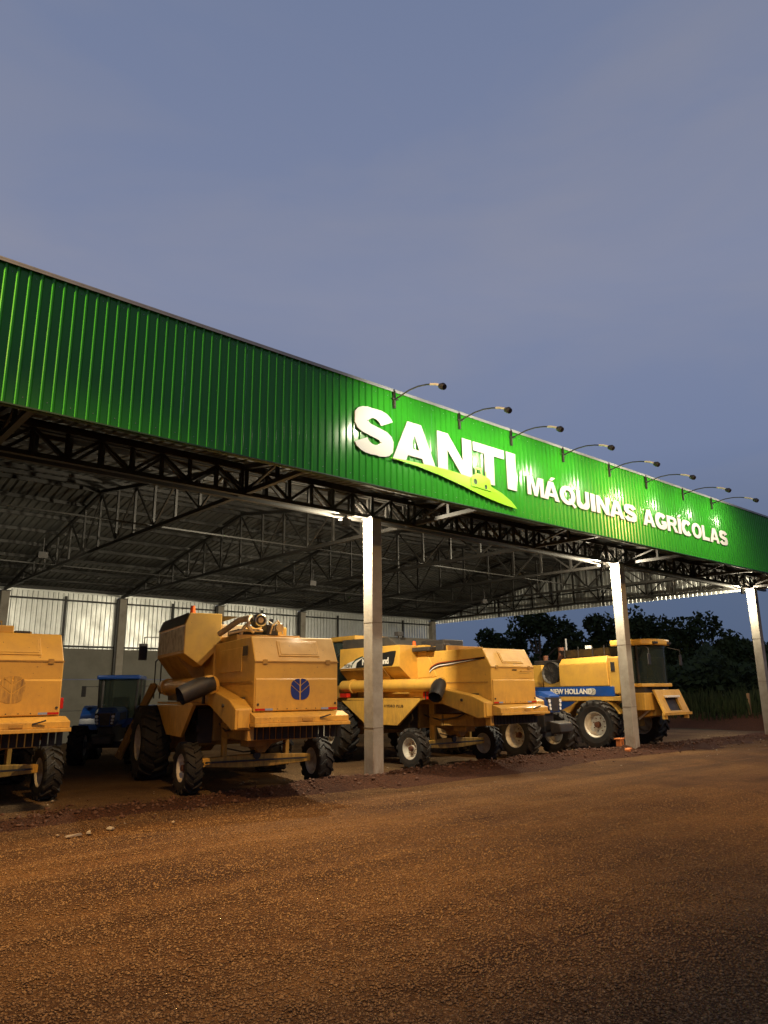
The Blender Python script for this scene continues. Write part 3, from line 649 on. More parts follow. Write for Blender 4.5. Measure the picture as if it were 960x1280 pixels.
for i, (X, nmx) in enumerate(zip(lampX, lnames)):
    t = thing('sign_lamp', 'curved black arm lamp lit ' + nmx, 'lamp', (X, YF - 0.03, 0), 0, 'curved arm lamps along the top of the sign')
    for n_, me in (('arm', arm_me), ('bracket', br_me), ('lamp_head', head_me), ('lit_arm_sleeve', lit_sleeve_me)): sub(n_, me, t)
    dx = 0.05 * math.sin(i * 2.3)
    spot('sign_light', (X + 0.0, YF - 1.21, 6.68), (X + dx + 0.15, YF, 5.95), P_SIGN * (1.0 if i < 6 else 0.8), C_SIGN, 150, 0.7, 0.04)

# ------------------------------------------------------------------ floodlights under the girder, on the left of each front column
def floodlight(x, y, z, label, tgt, power):
    t = thing('floodlight', label, 'floodlight', (x, y, z), 0, 'floodlights under the front girder')
    MB().box(-0.015, 0.015, -0.06, 0.06, 0.02, 0.10).obj('bracket', M_dark, t)
    MB().box(-0.11, 0.085, -0.085, -0.07, -0.12, 0.04).box(-0.11, 0.085, -0.0695, 0.09, 0.025, 0.04).box(-0.11, -0.10, -0.0695, -0.02, -0.12, 0.0245).obj('housing', M_dark, t)
    d = bpy.data.lights.new('flood_light', 'POINT'); d.energy = power; d.color = C_FLOOD; d.shadow_soft_size = 0.05
    o = bpy.data.objects.new('flood_light', d); col.objects.link(o); o.location = (x + 0.0, y + 0.01, z - 0.04)
floodlight(8.88, YC + 0.10, ZB - 0.15, 'small floodlight under the girder just left of the nearest front column', (14.0, 14.6, 3.2), P_FLOOD)
floodlight(18.16, YC + 0.10, ZB - 0.15, 'small floodlight under the girder just left of the column by the bricks', (23.5, 14.6, 3.2), P_FLOOD)
floodlight(27.12, YC + 0.10, ZB - 0.15, 'small floodlight under the girder just left of the far right column', (29, 15, 3.6), P_FLOOD * 0.5)

for hx, lab in ((5.0, 'small floodlight hanging from the roof trusses above the left bay'), (13.0, 'small dark floodlight hanging from the trusses in the middle of the shed'), (21.0, 'added floodlight hanging from the trusses near the open right end')):  # right-end lamp is added to brighten that part of the back wall
    t = thing('floodlight', lab, 'floodlight', (hx, 18.6, 5.02), 0, 'floodlights hanging from the trusses')
    MB().bar((0, 0, 0.08), (0, 0, 0.42), 0.02).obj('hanger', M_dark, t)
    MB().prism([(-0.04, 0.07), (0.05, 0.07), (0.07, -0.08), (-0.02, -0.08)], 'x', -0.11, 0.11).obj('housing', M_dark, t)
    spot('flood_light', (hx, 18.6 + 0.10, 5.0), (hx + 0.3, 28, 2.0), 300, C_FLOOD, 130, 1.0, 0.05)
# street lamps of the yard, behind the photographer, plus an added one at right
def yard_lamp(base, head, power, label, tgt, size=150):
    t = thing('yard_lamp', label, 'lamp', (base[0], base[1], 0), 0, 'yard lamps outside the picture')
    dx, dy, h = head[0] - base[0], head[1] - base[1], head[2]
    MB().tube([(0, 0, 0), (0, 0, h - 0.2), (dx * 0.15, dy * 0.15, h + 0.15), (dx * 0.85, dy * 0.85, h + 0.2)], [0.09, 0.06, 0.05, 0.04], 10).obj('pole', M_conc, t)
    MB().bar((dx * 0.8, dy * 0.8, h + 0.17), (dx * 1.1, dy * 1.1, h + 0.15), 0.24, 0.10).obj('lamp_head', M_dark, t)
    spot('yard_light', (head[0], head[1], h), tgt, power, C_STREET, size, 1.0, 0.12)
yard_lamp((1.0, -1.8), (2.6, 3.2, 9.6), P_STREET, 'tall yard lamp with a long arm on a pole behind the photographer', (3.2, 7.9, 0), 66)
yard_lamp((12.0, -6.5), (11.0, -4.0, 9.0), P_STREET * 1.05, 'unseen added lamp on a tall pole at the right behind the photographer', (15.5, 7.2, 0), 80)  # added lamp without a known source, brightens the right of the yard
yard_lamp((-3.4, 7.9), (-2.7, 8.95, 8.6), 6500, 'yard lamp on a pole left of the picture close to the green front', (3.0, 9.4, 5.2), 90)

# ------------------------------------------------------------------ wheels
def wheel_meshes(Rr, W, rimR, lug, nl, dish):
    t = MB(); cr_ = Rr - lug; n = 40
    prof = [(-0.40 * W, rimR * 0.99), (-0.46 * W, rimR * 1.04), (-0.50 * W, (rimR + cr_) / 2), (-0.485 * W, cr_ * 0.93), (-0.40 * W, cr_ * 0.985), (0, cr_), (0.40 * W, cr_ * 0.985), (0.485 * W, cr_ * 0.93),
            (0.50 * W, (rimR + cr_) / 2), (0.46 * W, rimR * 1.04), (0.40 * W, rimR * 0.99)]
    t.lathe(prof, 'x', n=n)
    for s in (-1, 1):
        for k in range(nl):
            th = 2 * PI * (k + (0.5 if s > 0 else 0)) / nl; d = 2 * PI / nl
            def P(xf, th_, r_): return (xf * W, r_ * math.cos(th_), r_ * math.sin(th_))
            segs = [(s * -0.02, th + d * 0.45, 0.30), (s * 0.22, th + d * 0.20, 0.28), (s * 0.44, th - d * 0.18, 0.34), (s * 0.51, th - d * 0.26, 0.34)]
            rows = []
            for j, (xf, a, wd) in enumerate(segs):
                hw = d * wd / 2; top = Rr if j < 3 else Rr * 0.955; lo = cr_ * 0.97 if j < 3 else cr_ * 0.90
                rows.append([P(xf, a - hw * 1.15, lo), P(xf, a + hw * 1.15, lo), P(xf, a + hw * 0.8, top), P(xf, a - hw * 0.8, top)])
            v = [p for r_ in rows for p in r_]; f = [(0, 1, 2, 3), (15, 14, 13, 12)]
            for j in range(3):
                for q in range(4): f.append((j * 4 + q, j * 4 + (q + 1) % 4, j * 4 + 4 + (q + 1) % 4, j * 4 + 4 + q))
            t.add(v, f)
    tm = t.mesh('tyre'); tm.materials.append(M_tyre)
    r = MB()
    prof = [(-0.42 * W, rimR * 1.02), (-0.44 * W, rimR * 0.97), (-0.36 * W, rimR * 0.90), (-0.20 * W, rimR * 0.82), (-dish * W, rimR * 0.74), (-dish * W, rimR * 0.35), (-(dish + 0.08) * W, rimR * 0.30), (-(dish + 0.08) * W, 0.001)]
    r.lathe(prof, 'x', n=36)
    prof2 = [(0.42 * W, rimR * 1.02), (0.44 * W, rimR * 0.97), (0.36 * W, rimR * 0.88), (-0.05 * W, rimR * 0.80), (-dish * W + 0.02, rimR * 0.72), (-dish * W + 0.02, 0.001)]
    r.lathe(prof2, 'x', n=36)
    rm = r.mesh('wheel'); rm.materials.append(M_rim); rm.polygons.foreach_set('use_smooth', [True] * len(rm.polygons)); rm.set_sharp_from_angle(angle=R(30))
    h = MB().lathe([(-(dish + 0.085) * W, rimR * 0.26), (-(dish + 0.30) * W, rimR * 0.22), (-(dish + 0.32) * W, 0.001)], 'x', n=10)
    for k in range(8):
        a = 2 * PI * k / 8; y, z = rimR * 0.52 * math.cos(a), rimR * 0.52 * math.sin(a)
        h.tube([(-dish * W + 0.002, y, z), (-dish * W - 0.025, y, z)], rimR * 0.05, 6)
    hm = h.mesh('hub'); hm.materials.append(M_hub)
    return rm, tm, hm
WH = {}
def wheel(parent, kind, x, y, side, steer=0, spin=0.0):
    """outer face of the mesh points to -x; side=-1 left wheel, +1 right"""
    if kind not in WH:
        WH[kind] = wheel_meshes(*{'rear': (0.445, 0.29, 0.235, 0.030, 16, 0.10), 'drive': (0.735, 0.56, 0.36, 0.048, 18, -0.02), 'tfront': (0.575, 0.44, 0.305, 0.042, 17, -0.12), 'trear': (0.80, 0.56, 0.47, 0.05, 20, 0.1),
                                  'cdrive': (0.70, 0.52, 0.36, 0.048, 18, 0.0)}[kind])
    rm, tm, hm = WH[kind]; rad = {'rear': 0.445, 'drive': 0.735, 'tfront': 0.575, 'trear': 0.80, 'cdrive': 0.70}[kind]
    o = sub('wheel', rm, parent); o.location = (x, y, rad); o.rotation_euler = (spin, 0, (0 if side < 0 else PI) + steer)
    sub('tyre', tm, o); sub('hub', hm, o); return o

# ------------------------------------------------------------------ leaf emblem (six blades clipped to a rounded oval)
def clip_poly(poly, a, b, c):
    out_ = []
    for i in range(len(poly)):
        p, q = poly[i], poly[(i + 1) % len(poly)]; dp = a * p[0] + b * p[1] - c; dq = a * q[0] + b * q[1] - c
        if dp >= 0: out_.append(p)
        if dp * dq < 0:
            t = dp / (dp - dq); out_.append((p[0] + (q[0] - p[0]) * t, p[1] + (q[1] - p[1]) * t))
    return out_
def leaf_emblem(w_, h_):
    ov = [(w_ / 2 * math.copysign(abs(math.cos(t)) ** 0.72, math.cos(t)), h_ / 2 * math.copysign(abs(math.sin(t)) ** 0.72, math.sin(t))) for t in [2 * PI * (k + .5) / 28 for k in range(28)]]
    pcs = []
    for s in (-1, 1):
        half = clip_poly(ov, s, 0, 0.035 * w_)
        n = (-0.62 * s, 0.785)
        for lo, hi in ((-9, -0.155), (-0.115, 0.10), (0.14, 9)):
            q = clip_poly(half, n[0], n[1], lo * h_) if lo > -5 else half
            q = clip_poly(q, -n[0], -n[1], -hi * h_) if hi < 5 and q else q
            if len(q) > 2: pcs.append([q])
    return pcs

# ------------------------------------------------------------------ older combine harvester
def combine_old(t, variant):
    A_ = variant == 'A'; Bv = variant == 'B'; Lv = variant == 'L'
    Y = M_yel
    # rear hood
    prof = [(-1.95, 1.40), (-1.95, 2.20), (-1.72, 2.60), (0.35, 2.60), (0.35, 1.40)]
    h = MB().prism(prof, 'x', -0.72, 0.74).obj('rear_hood', Y, t, bevel=0.018)
    MB().box(-0.725, 0.745, -1.962, -1.951, 2.175, 2.195).obj('seam_strip', M_yel2, h)
    # raised service panel on the sloping top
    c0 = Vector((0.06, -1.835, 2.40)); sl = Vector((0, 0.23, 0.40)).normalized(); nn = Vector((0, -0.40, 0.23)).normalized()
    def slab(cx, hw, hh, th0, th1, nm, m):
        p = []
        for th in (th0, th1):
            for sx, sh in ((-1, -1), (1, -1), (1, 1), (-1, 1)):
                p.append(tuple(c0 + Vector((cx + sx * hw, 0, 0)) + sl * (sh * hh) + nn * th))
        return MB().hexa(p).obj(nm, m, h, bevel=0.008)
    slab(0, 0.36, 0.15, 0.001, 0.016, 'service_panel', Y); slab(0, 0.325, 0.118, 0.0165, 0.024, 'panel_inset', Y)
    MB().prism([(-1.955, 1.93), (-1.955, 1.41), (-1.975, 1.42), (-1.975, 1.90)], 'x', -0.70, 0.72).obj('rear_door', Y, h, bevel=0.006)
    # side recess with vents, left
    if not Bv: MB().box(-0.735, -0.721, -1.30, 0.0, 2.05, 2.45).obj('side_panel', Y, h, bevel=0.012)
    for k in range(0 if Bv else 5): MB().box(-0.742, -0.7355, -1.62 + 0.055 * k - 0.0, -1.59 + 0.055 * k, 2.30, 2.46).obj('vent_slot', M_dark, h)
    MB().box(-0.73, -0.7215, -1.85, 0.3, 1.86, 1.885).obj('side_crease', M_yel2, h)
    for s in (-1, 1): MB().bar((s * 0.76, -1.6, 1.62), (s * 0.76, -1.35, 1.62), 0.03).obj('side_handle', M_dark, h)
    if A_:
        me = contours_mesh(leaf_emblem(0.33, 0.335), 0.006, step=0.0001); o = link('leaf_emblem', me, [M_decal_blue, M_decal_blue], h, loc=(0.055, -1.981, 1.75))
    if Lv:
        me = contours_mesh(leaf_emblem(0.36, 0.38), 0.007, step=0.0001); o = link('embossed_leaf_emblem', me, [M_yel, M_yel], h, loc=(0.05, -1.977, 1.78))
    if Bv:
        link('small_lettering', text_mesh('TC 5070'[:0] + 'HYDRO', 0.035, 0.004, 0.015), [M_black, M_black], h, loc=(0.05, -1.957, 2.125))
        # sweeping side stripes
        for off, m_, th in ((0.0, mat('red_stripe', (0.35, 0.05, 0.02), 0.5), 0.016), (0.030, M_black, 0.026), (0.060, M_white, 0.022), (0.088, M_black, 0.014)):
            cl = [(1.8 - 1.2 * q, 2.40 - off * (0.25 + 0.75 * q) - 0.06 * q) for q in [k / 8 for k in range(8)]] + [(0.6 - 0.55 * math.sin(R(a)), 2.34 - off - 0.22 * (1 - math.cos(R(a)))) for a in range(0, 80, 8)]
            me = contours_mesh([[stroke(cl, th)]], 0.006); o = link('side_stripe', me, [m_, m_], h, loc=(-0.737, 0, 0)); o.rotation_euler = (0, 0, -PI / 2)
    # rear ledge with reflectors
    lg = MB().prism([(-2.0, 1.395), (-2.22, 1.33), (-2.22, 1.24), (-1.7, 1.24), (-1.7, 1.395)], 'x', -0.78, 0.82).obj('rear_ledge', Y, t, bevel=0.008)
    MB().box(-0.79, 0.83, -2.26, -1.75, 1.185, 1.2385).obj('tail_board', Y, lg, bevel=0.006)
    for x0, sgn in ((-0.70, 1), (0.72, -1)):
        MB().box(min(x0, x0 + sgn * 0.16), max(x0, x0 + sgn * 0.16), -1.982, -1.9755, 1.425, 1.455).obj('red_reflector', M_red, lg)
        a, b = x0 + sgn * 0.162, x0 + sgn * 0.29
        MB().box(min(a, b), max(a, b), -1.982, -1.9755, 1.425, 1.455).obj('pale_reflector', mat('pale_reflector', (0.25, 0.32, 0.5), 0.4), lg)
    MB().bar((0.30, -2.23, 1.30), (0.46, -2.30, 1.35), 0.022).obj('latch', M_dark, lg)
    MB().box(0.0, 0.18, -2.236, -2.221, 1.26, 1.30).obj('hinge', M_yel2, lg)
    mb = MB()
    for k in range(15): mb.box(-0.72 + k * 0.105, -0.64 + k * 0.105, -1.90, -1.87, 0.98, 1.184)
    mb.obj('rubber_flap', M_tyre, t)
    # cleaning shoe and underside
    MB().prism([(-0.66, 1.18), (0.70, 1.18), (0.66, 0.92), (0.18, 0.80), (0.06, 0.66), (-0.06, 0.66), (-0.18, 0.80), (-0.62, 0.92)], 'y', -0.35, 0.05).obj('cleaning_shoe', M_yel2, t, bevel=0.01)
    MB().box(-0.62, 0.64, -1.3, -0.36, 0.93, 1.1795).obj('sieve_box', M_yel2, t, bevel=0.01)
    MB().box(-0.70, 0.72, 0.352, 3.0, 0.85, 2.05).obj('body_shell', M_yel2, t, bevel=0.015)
    mb = MB().box(-0.98, -0.705, 0.4, 1.3, 0.82, 1.42)
    for k in range(4): mb.tube([(-0.99, 0.35 + 0.28 * k, 1.1 + 0.1 * (k % 2)), (-1.03, 0.35 + 0.28 * k, 1.1 + 0.1 * (k % 2))], 0.11, 14)
    mb.obj('belt_drive', M_dark, t)
    mb = MB().box(0.725, 0.98, 0.4, 1.3, 0.82, 1.42); mb.obj('belt_drive', M_dark, t)
    # axle
    ax = MB().prism([(-1.06, 0.58), (-1.06, 0.45), (-0.25, 0.40), (0.25, 0.40), (1.06, 0.45), (1.06, 0.58), (0.25, 0.62), (-0.25, 0.62)], 'y', -0.07, 0.07).obj('rear_axle', Y, t, bevel=0.01)
    MB().tube([(0, -0.10, 0.60), (0, 0.10, 0.60)], 0.07, 12).obj('pivot_pin', M_dark, ax)
    MB().bar((-0.95, -0.14, 0.52), (0.95, -0.14, 0.52), 0.03).obj('steering_rod', M_dark, ax)
    wheel(t, 'rear', -1.22, 0, -1, R(4) if A_ else 0, 0.1); wheel(t, 'rear', 1.22, 0, 1, R(4) if A_ else 0, 0.5)
    wheel(t, 'drive', -1.32, 2.85, -1, 0, 0.2); wheel(t, 'drive', 1.32, 2.85, 1, 0, 0.6)
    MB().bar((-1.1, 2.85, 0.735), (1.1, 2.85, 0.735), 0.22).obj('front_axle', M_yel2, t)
    def sep_(s):
        MB().prism([(-1.98, 1.14), (-1.98, 1.46), (-1.6, 1.60), (0.0, 1.86), (0.35, 1.86), (0.35, 1.56), (-0.5, 1.48), (-1.8, 1.12)], 'x', s * 0.745, s * 1.02).obj('separator_housing', Y, t, bevel=0.02)
        MB().box(min(s * 0.80, s * 0.98), max(s * 0.80, s * 0.98), -2.004, -1.981, 1.17, 1.44).obj('housing_end', Y, t, bevel=0.005)
        MB().tube([(s * 1.021, -1.35, 1.50), (s * 1.05, -1.35, 1.50)], 0.03, 8).obj('bolt_boss', M_dark, t)
    # side guards, separator housing
    for s in (-1, 1):
        if s < 0 or Bv: sep_(s)
        g = MB().prism([(2.64, 1.48), (-0.30, 1.50), (0.50, 0.93), (1.67, 0.93)], 'x', s * 1.20, s * 1.26).obj('side_guard', Y, t, bevel=0.008)
        MB().box(min(s * 0.72, s * 1.2605), max(s * 0.72, s * 1.2605), -0.28, 2.62, 1.502, 1.54).obj('guard_top', Y, g)
    if Bv:
        o = link('lettering', text_mesh('HYDRO PLUS', 0.062, 0.006, 0.012, 1.1, 1.25), [M_black, M_black], t, loc=(-1.264, 0.62, 1.36)); o.rotation_euler = (0, 0, -PI / 2)
        MB().box(-1.32, -1.19, 2.35, 2.62, 1.56, 1.66).obj('tail_light', M_red, t)
        MB().lathe([(0, 0.001), (0, .11), (.03, .11), (.03, 0.001)], 'x', c=(-1.10, -0.32, 1.62), n=14).obj('red_cover', M_red, t)
    # grain tank
    if Bv: zt, P_ = 2.76, [(-1.29, 2.76), (-1.30, 2.26), (-0.93, 1.97), (-0.52, 2.01), (-0.52, 2.76)]
    else: zt, P_ = 3.17, [(-1.23, 3.17), (-1.31, 2.95), (-1.31, 2.42), (-0.98, 2.19), (-0.62, 2.57), (-0.62, 3.17)]
    y0, y1 = 0.355, 2.66
    tk = MB().prism(P_, 'y', y0, y1).obj('grain_tank', Y, t, bevel=0.01)
    MB().prism([(-a, min(b, 2.75)) for a, b in P_[:1] + P_[2:]], 'y', (y0 if Bv else 1.7), y1).obj('tank_side', Y, tk, bevel=0.01)
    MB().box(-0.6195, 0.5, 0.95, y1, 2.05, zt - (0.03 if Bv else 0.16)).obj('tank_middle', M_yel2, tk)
    ch = 0.22 if Bv else 0.03
    MB().prism([(0.52 if Bv else 0.75, zt), (y1 + 0.02, zt), (y1 + 0.02, zt + ch + .02), (0.85 if Bv else 1.0, zt + ch)], 'x', -1.20, 0.3 if Bv else -0.15).obj('tank_cover', M_char, tk, bevel=0.02)
    if Bv:
        MB().prism([(-0.30, 2.02), (0.35, 1.99), (0.35, 2.76), (0.10, 2.76)], 'x', -0.735, -0.52).obj('corner_panel', Y, tk, bevel=0.008)
        # side decal: white leaf shape with black name block
        def side(pcs, m_, off, nm='side_decal'):
            me = contours_mesh(pcs, 0.004); o = link(nm, me, [m_, m_], tk, loc=(-1.302 - off, 0, 0)); o.rotation_euler = (0, 0, -PI / 2); return o
        side([[[(-2.62, 2.27), (-2.3, 2.40), (-1.9, 2.49), (-1.4, 2.56), (-0.85, 2.60), (-0.85, 2.29), (-1.6, 2.27)]]], M_white, 0.0)
        side([[[(-1.98, 2.275), (-1.93, 2.40), (-1.72, 2.50), (-1.45, 2.555), (-0.62, 2.625), (-0.46, 2.625), (-0.55, 2.34), (-0.62, 2.285)]]], M_black, 0.006)
        side([[stroke([(-2.16, 2.29), (-2.12, 2.38), (-1.98, 2.47), (-1.7, 2.54)], 0.035)]], mat('teal_decal', (0.02, 0.08, 0.07), 0.5), 0.006)
        o = link('lettering', text_mesh('New Holland', 0.15, 0.006, 0.03, 0.92, 0.98), [M_white, M_white], tk, loc=(-1.315, 1.22, 2.40)); o.rotation_euler = (0, 0, -PI / 2)
        o = link('lettering', text_mesh('TC59', 0.085, 0.006, 0.012, 1.0, 0.95), [M_black, M_black], tk, loc=(-1.31, 2.32, 2.325)); o.rotation_euler = (0, 0, -PI / 2)
        MB().tube([(-0.95, 0.75, 2.76), (-0.95, 0.75, 3.0)], 0.02, 8).box(-1.03, -0.87, 0.68, 0.82, 3.0, 3.10).obj('work_lamp', M_dark, t)
        MB().box(-0.9, -0.5, -0.25, 0.35, 2.602, 2.70).box(-0.7, -0.45, -0.5, -0.25, 2.602, 2.76).obj('air_box', M_dark, t, bevel=0.02)
        MB().tube([(-0.75, 0.42, 2.70), (-0.75, 0.42, 2.86)], [0.05, 0.035], 10).obj('beacon', M_orange, t)
    else:
        MB().prism([(0.40, 2.48), (2.6, 2.48), (2.6, 2.92), (0.40, 2.92)], 'x', -1.3165, -1.3105).obj('faded_decal', M_fade, tk)
        MB().hexa([(-1.316, 0.42, 2.965), (-1.236, 0.42, 3.178), (-1.236, 2.66, 3.178), (-1.316, 2.66, 2.965), (-1.320, 0.42, 2.967), (-1.240, 0.42, 3.182), (-1.240, 2.66, 3.182), (-1.320, 2.66, 2.967)]).obj('dark_shoulder', M_char, tk)
        MB().tube([(-1.12, 0.62, zt + 0.02), (-1.12, 0.62, zt + 0.16)], [0.055, 0.035], 10).obj('beacon', M_orange, t)
    MB().prism([(0.352, 2.60), (0.352, 1.5), (2.6, 1.5), (2.6, 2.45), (1.2, 2.60)], 'x', -0.75, -0.705).obj('body_side', Y, t)
    MB().prism([(0.352, 2.60), (0.352, 1.5), (2.6, 1.5), (2.6, 2.45), (1.2, 2.60)], 'x', 0.725, 0.765).obj('body_side', Y, t)
    for k in range(9): MB().tube([(-0.66 + 0.165 * k, -1.9785 + 0.0, 1.445), (-0.66 + 0.165 * k, -1.982, 1.445)], 0.009, 6).obj('bolt', M_dark, lg) if k not in (0, 1, 7, 8) else None
    MB().prism([(-1.29, 2.40 if not Bv else 2.22), (-0.752, 1.70), (-0.752, 2.5)], 'y', 0.95, 2.655).obj('tank_hopper', M_yel2, tk)
    for sx_ in (-0.62, 0.56): MB().box(sx_, sx_ + 0.07, -0.06, 0.10, 0.585, 1.40).obj('axle_support', Y, t, bevel=0.006)
    MB().box(-0.80, -0.70, -1.95, -1.80, 0.97, 1.184).obj('skirt_bracket', Y, t, bevel=0.006)
    MB().tube([(-0.70, -1.4, 1.30), (-0.72, -0.9, 1.12), (-0.66, -0.3, 1.05), (-0.60, 0.3, 1.15)], 0.018, 6).obj('hydraulic_hose', M_dark, t)
    # engine deck
    en = MB().box(-0.60, 0.62, -0.55, 0.9, 2.602, 2.72).obj('engine_deck', M_yel2, t, bevel=0.01)
    if A_:
        fan = MB().lathe([(-0.02, 0.001), (-0.02, 0.10), (0, 0.125), (0.22, 0.125), (0.22, 0.001)], 'y', c=(-0.19, -0.62, 2.98), n=24).obj('air_intake', M_dark, en, auto=40)
        MB().lathe([(-0.03, 0.001), (-0.03, 0.05), (-0.021, 0.052)], 'y', c=(-0.19, -0.62, 2.98), n=16).obj('intake_hub', M_hose, fan)
        MB().lathe([(-0.024, 0.088), (-0.034, 0.10), (-0.024, 0.112)], 'y', c=(-0.19, -0.62, 2.98), n=24).obj('intake_ring', M_chrome, fan)
        MB().tube([(-0.34, -0.5, 3.03), (-0.5, -0.3, 2.99), (-0.62, 0.0, 2.86), (-0.70, 0.2, 2.78)], 0.055, 10).obj('intake_hose', M_hose, en, auto=50)
        MB().tube([(-0.36, -0.55, 2.95), (-0.45, -0.5, 2.86), (-0.5, -0.45, 2.72)], 0.032, 8).obj('intake_hose', M_hose, en, auto=50)
        MB().tube([(-0.72, -0.45, 2.74), (-0.45, -0.5, 2.80), (-0.1, -0.5, 2.80)], 0.025, 8).obj('intake_hose', M_hose, en, auto=50)
        MB().tube([(-0.30, -0.58, 2.76), (-0.42, -0.62, 2.86), (-0.40, -0.55, 2.99), (-0.30, -0.42, 3.06), (-0.20, -0.2, 3.04)], 0.030, 8).obj('intake_hose', M_hose, en, auto=50)
        MB().tube([(0.02, -0.56, 2.74), (0.06, -0.58, 2.90), (0.16, -0.56, 2.99), (0.26, -0.5, 2.90)], 0.018, 6).obj('small_hose', M_hose, en)
        MB().box(-0.02, 0.20, -0.5, -0.2, 2.72, 2.92).box(0.05, 0.12, -0.45, -0.38, 2.92, 3.03).obj('engine_block', M_dark, en, bevel=0.01)
        MB().box(-0.55, -0.05, -0.4, 0.2, 2.72, 2.83).obj('engine_cover', M_dark, en, bevel=0.02)
        MB().lathe([(-0.02, 0.001), (-0.02, 0.075), (0.02, 0.075), (0.02, 0.001)], 'y', c=(0.22, -0.52, 2.86), n=16).obj('pulley', M_hose, en)
        MB().tube([(0.0, -0.52, 2.98), (0.12, -0.53, 2.90), (0.1, -0.53, 2.8)], 0.012, 6).tube([(0.1, -0.53, 2.95), (0.25, -0.53, 2.93), (0.28, -0.52, 2.75)], 0.012, 6).obj('small_pipe', M_chrome, en)
        MB().box(0.25, 0.60, 0.1, 0.85, 2.722, 2.93).obj('radiator_box', Y, en, bevel=0.02)
        MB().box(-0.60, -0.1, 0.45, 0.9, 2.722, 2.98).obj('engine_hood', mat('pale_cream_panel', (0.60, 0.45, 0.26), 0.5), en, bevel=0.02)
    else:
        MB().box(-0.45, 0.2, -0.3, 0.5, 2.722, 2.88).obj('engine_hood', M_dark, en, bevel=0.02)
        if Lv: MB().box(-0.72, 0.10, -1.55, -0.9, 2.602, 2.72).obj('hood_top_box', Y, en, bevel=0.02); MB().box(0.14, 0.34, -1.5, -1.2, 2.602, 2.65).obj('air_box', M_dark, en)
    if Lv:
        MB().box(0.70, 0.80, -1.90, -1.80, 1.50, 1.66).obj('tail_light', M_red, t, bevel=0.01)
    # rear grab rail, hinges and latches on the hood
    MB().tube([(0.55, -1.985, 2.10), (0.55, -2.03, 2.10), (0.20, -2.03, 2.10), (0.20, -1.985, 2.10)], 0.010, 6).obj('grab_rail', M_yel2, h) if Bv else None
    for q_ in (-0.55, 0.55): MB().box(q_ - 0.04, q_ + 0.04, -1.972, -1.9625, 2.15, 2.22).obj('hinge', M_yel2, h)
    for q_ in (-0.66, 0.68): MB().tube([(q_, -1.976, 1.52), (q_, -1.995, 1.52)], 0.018, 8).obj('latch', M_dark, h)
    for q_ in (-1.4, -0.6, 0.1): MB().tube([(-0.722, q_, 1.62), (-0.738, q_, 1.62)], 0.014, 6).obj('bolt', M_dark, h)
    MB().tube([(-0.60, -0.22, 0.75), (-0.3, -0.25, 0.68), (0.1, -0.22, 0.70), (0.5, -0.2, 0.80)], 0.014, 6).obj('brake_hose', M_dark, t)
    MB().box(-0.45, -0.15, -0.9, -0.5, 0.80, 0.925).obj('straw_pan', M_yel2, t, bevel=0.01)
    # cab
    cb = MB().box(-0.72, 0.72, 2.75, 3.95, 3.02, 3.16).obj('cab_roof', Y, t, bevel=0.04)
    MB().box(-0.66, 0.66, 2.8, 3.85, 1.86, 3.0195).obj('cab_glass', M_glass, cb)
    for sx in (-0.68, 0.68):
        for y_ in (2.8, 3.85): MB().bar((sx, y_, 1.85), (sx, y_, 3.02), 0.05).obj('cab_pillar', M_dark, cb)
    MB().box(-0.75, 0.75, 2.7, 4.0, 1.55, 1.86).obj('cab_floor', M_yel2, t)
    MB().hexa([(-0.55, 3.6, 0.9), (0.55, 3.6, 0.9), (0.55, 4.9, 0.35), (-0.55, 4.9, 0.35), (-0.55, 3.6, 1.6), (0.55, 3.6, 1.6), (0.55, 4.9, 1.0), (-0.55, 4.9, 1.0)]).obj('feeder_house', Y, t, bevel=0.01)
    # unloading auger
    au = MB().tube([(-1.12, 2.72, 1.83), (-1.12, -0.72, 1.83), ], 0.145, 20).obj('unloading_auger', Y, t, auto=40)
    MB().lathe([(-0.03, 0.145), (-0.03, 0.175), (0.03, 0.175), (0.03, 0.145)], 'y', c=(-1.12, 2.3, 1.83), n=20).obj('auger_band', Y, au, auto=40)
    MB().lathe([(-0.10, 0.001), (-0.10, 0.10), (-0.06, 0.16), (0.05, 0.165), (0.05, 0.145)], 'y', c=(-1.12, -0.78, 1.84), n=20).obj('auger_elbow', Y, au, auto=40)
    MB().lathe([(-0.03, 0.001), (-0.03, 0.03), (0.0, 0.03)], 'y', c=(-1.12, -0.88, 1.84), n=8).obj('elbow_bolt', M_dark, au)
    if A_: pts = [(-1.05, -0.78, 1.86), (-1.30, -0.80, 1.80), (-1.62, -0.84, 1.66)]
    else: pts = [(-1.12, -0.80, 1.86), (-1.25, -0.86, 1.76), (-1.44, -0.95, 1.56)]
    MB().tube(pts, [0.14, 0.165, 0.155], 16, cap=False).tube([tuple(Vector(p) + Vector((0, 0, 0.0))) for p in pts], [0.12, 0.145, 0.145], 16, cap=False).obj('auger_spout', M_dark, au, auto=50)
    for q_ in (-0.3, 1.6): MB().tube([(-1.08, q_, 1.52), (-1.08, q_, 1.68)], 0.03, 6).obj('auger_support', M_dark, au)
    # ladder and mirror, left front
    if not Bv:
        ld = MB()
        for dx in (0, 0.30): ld.bar((-1.72, 4.0 + dx, 0.35), (-1.22, 3.1 + dx, 1.90), 0.05, 0.11)
        for k in range(5): q = k / 5 + 0.08; ld.bar((-1.72 + 0.50 * q, 4.0 - 0.9 * q, 0.35 + 1.55 * q), (-1.72 + 0.50 * q, 4.30 - 0.9 * q, 0.35 + 1.55 * q), 0.10, 0.03)
        ld.obj('ladder', M_yel2, t)
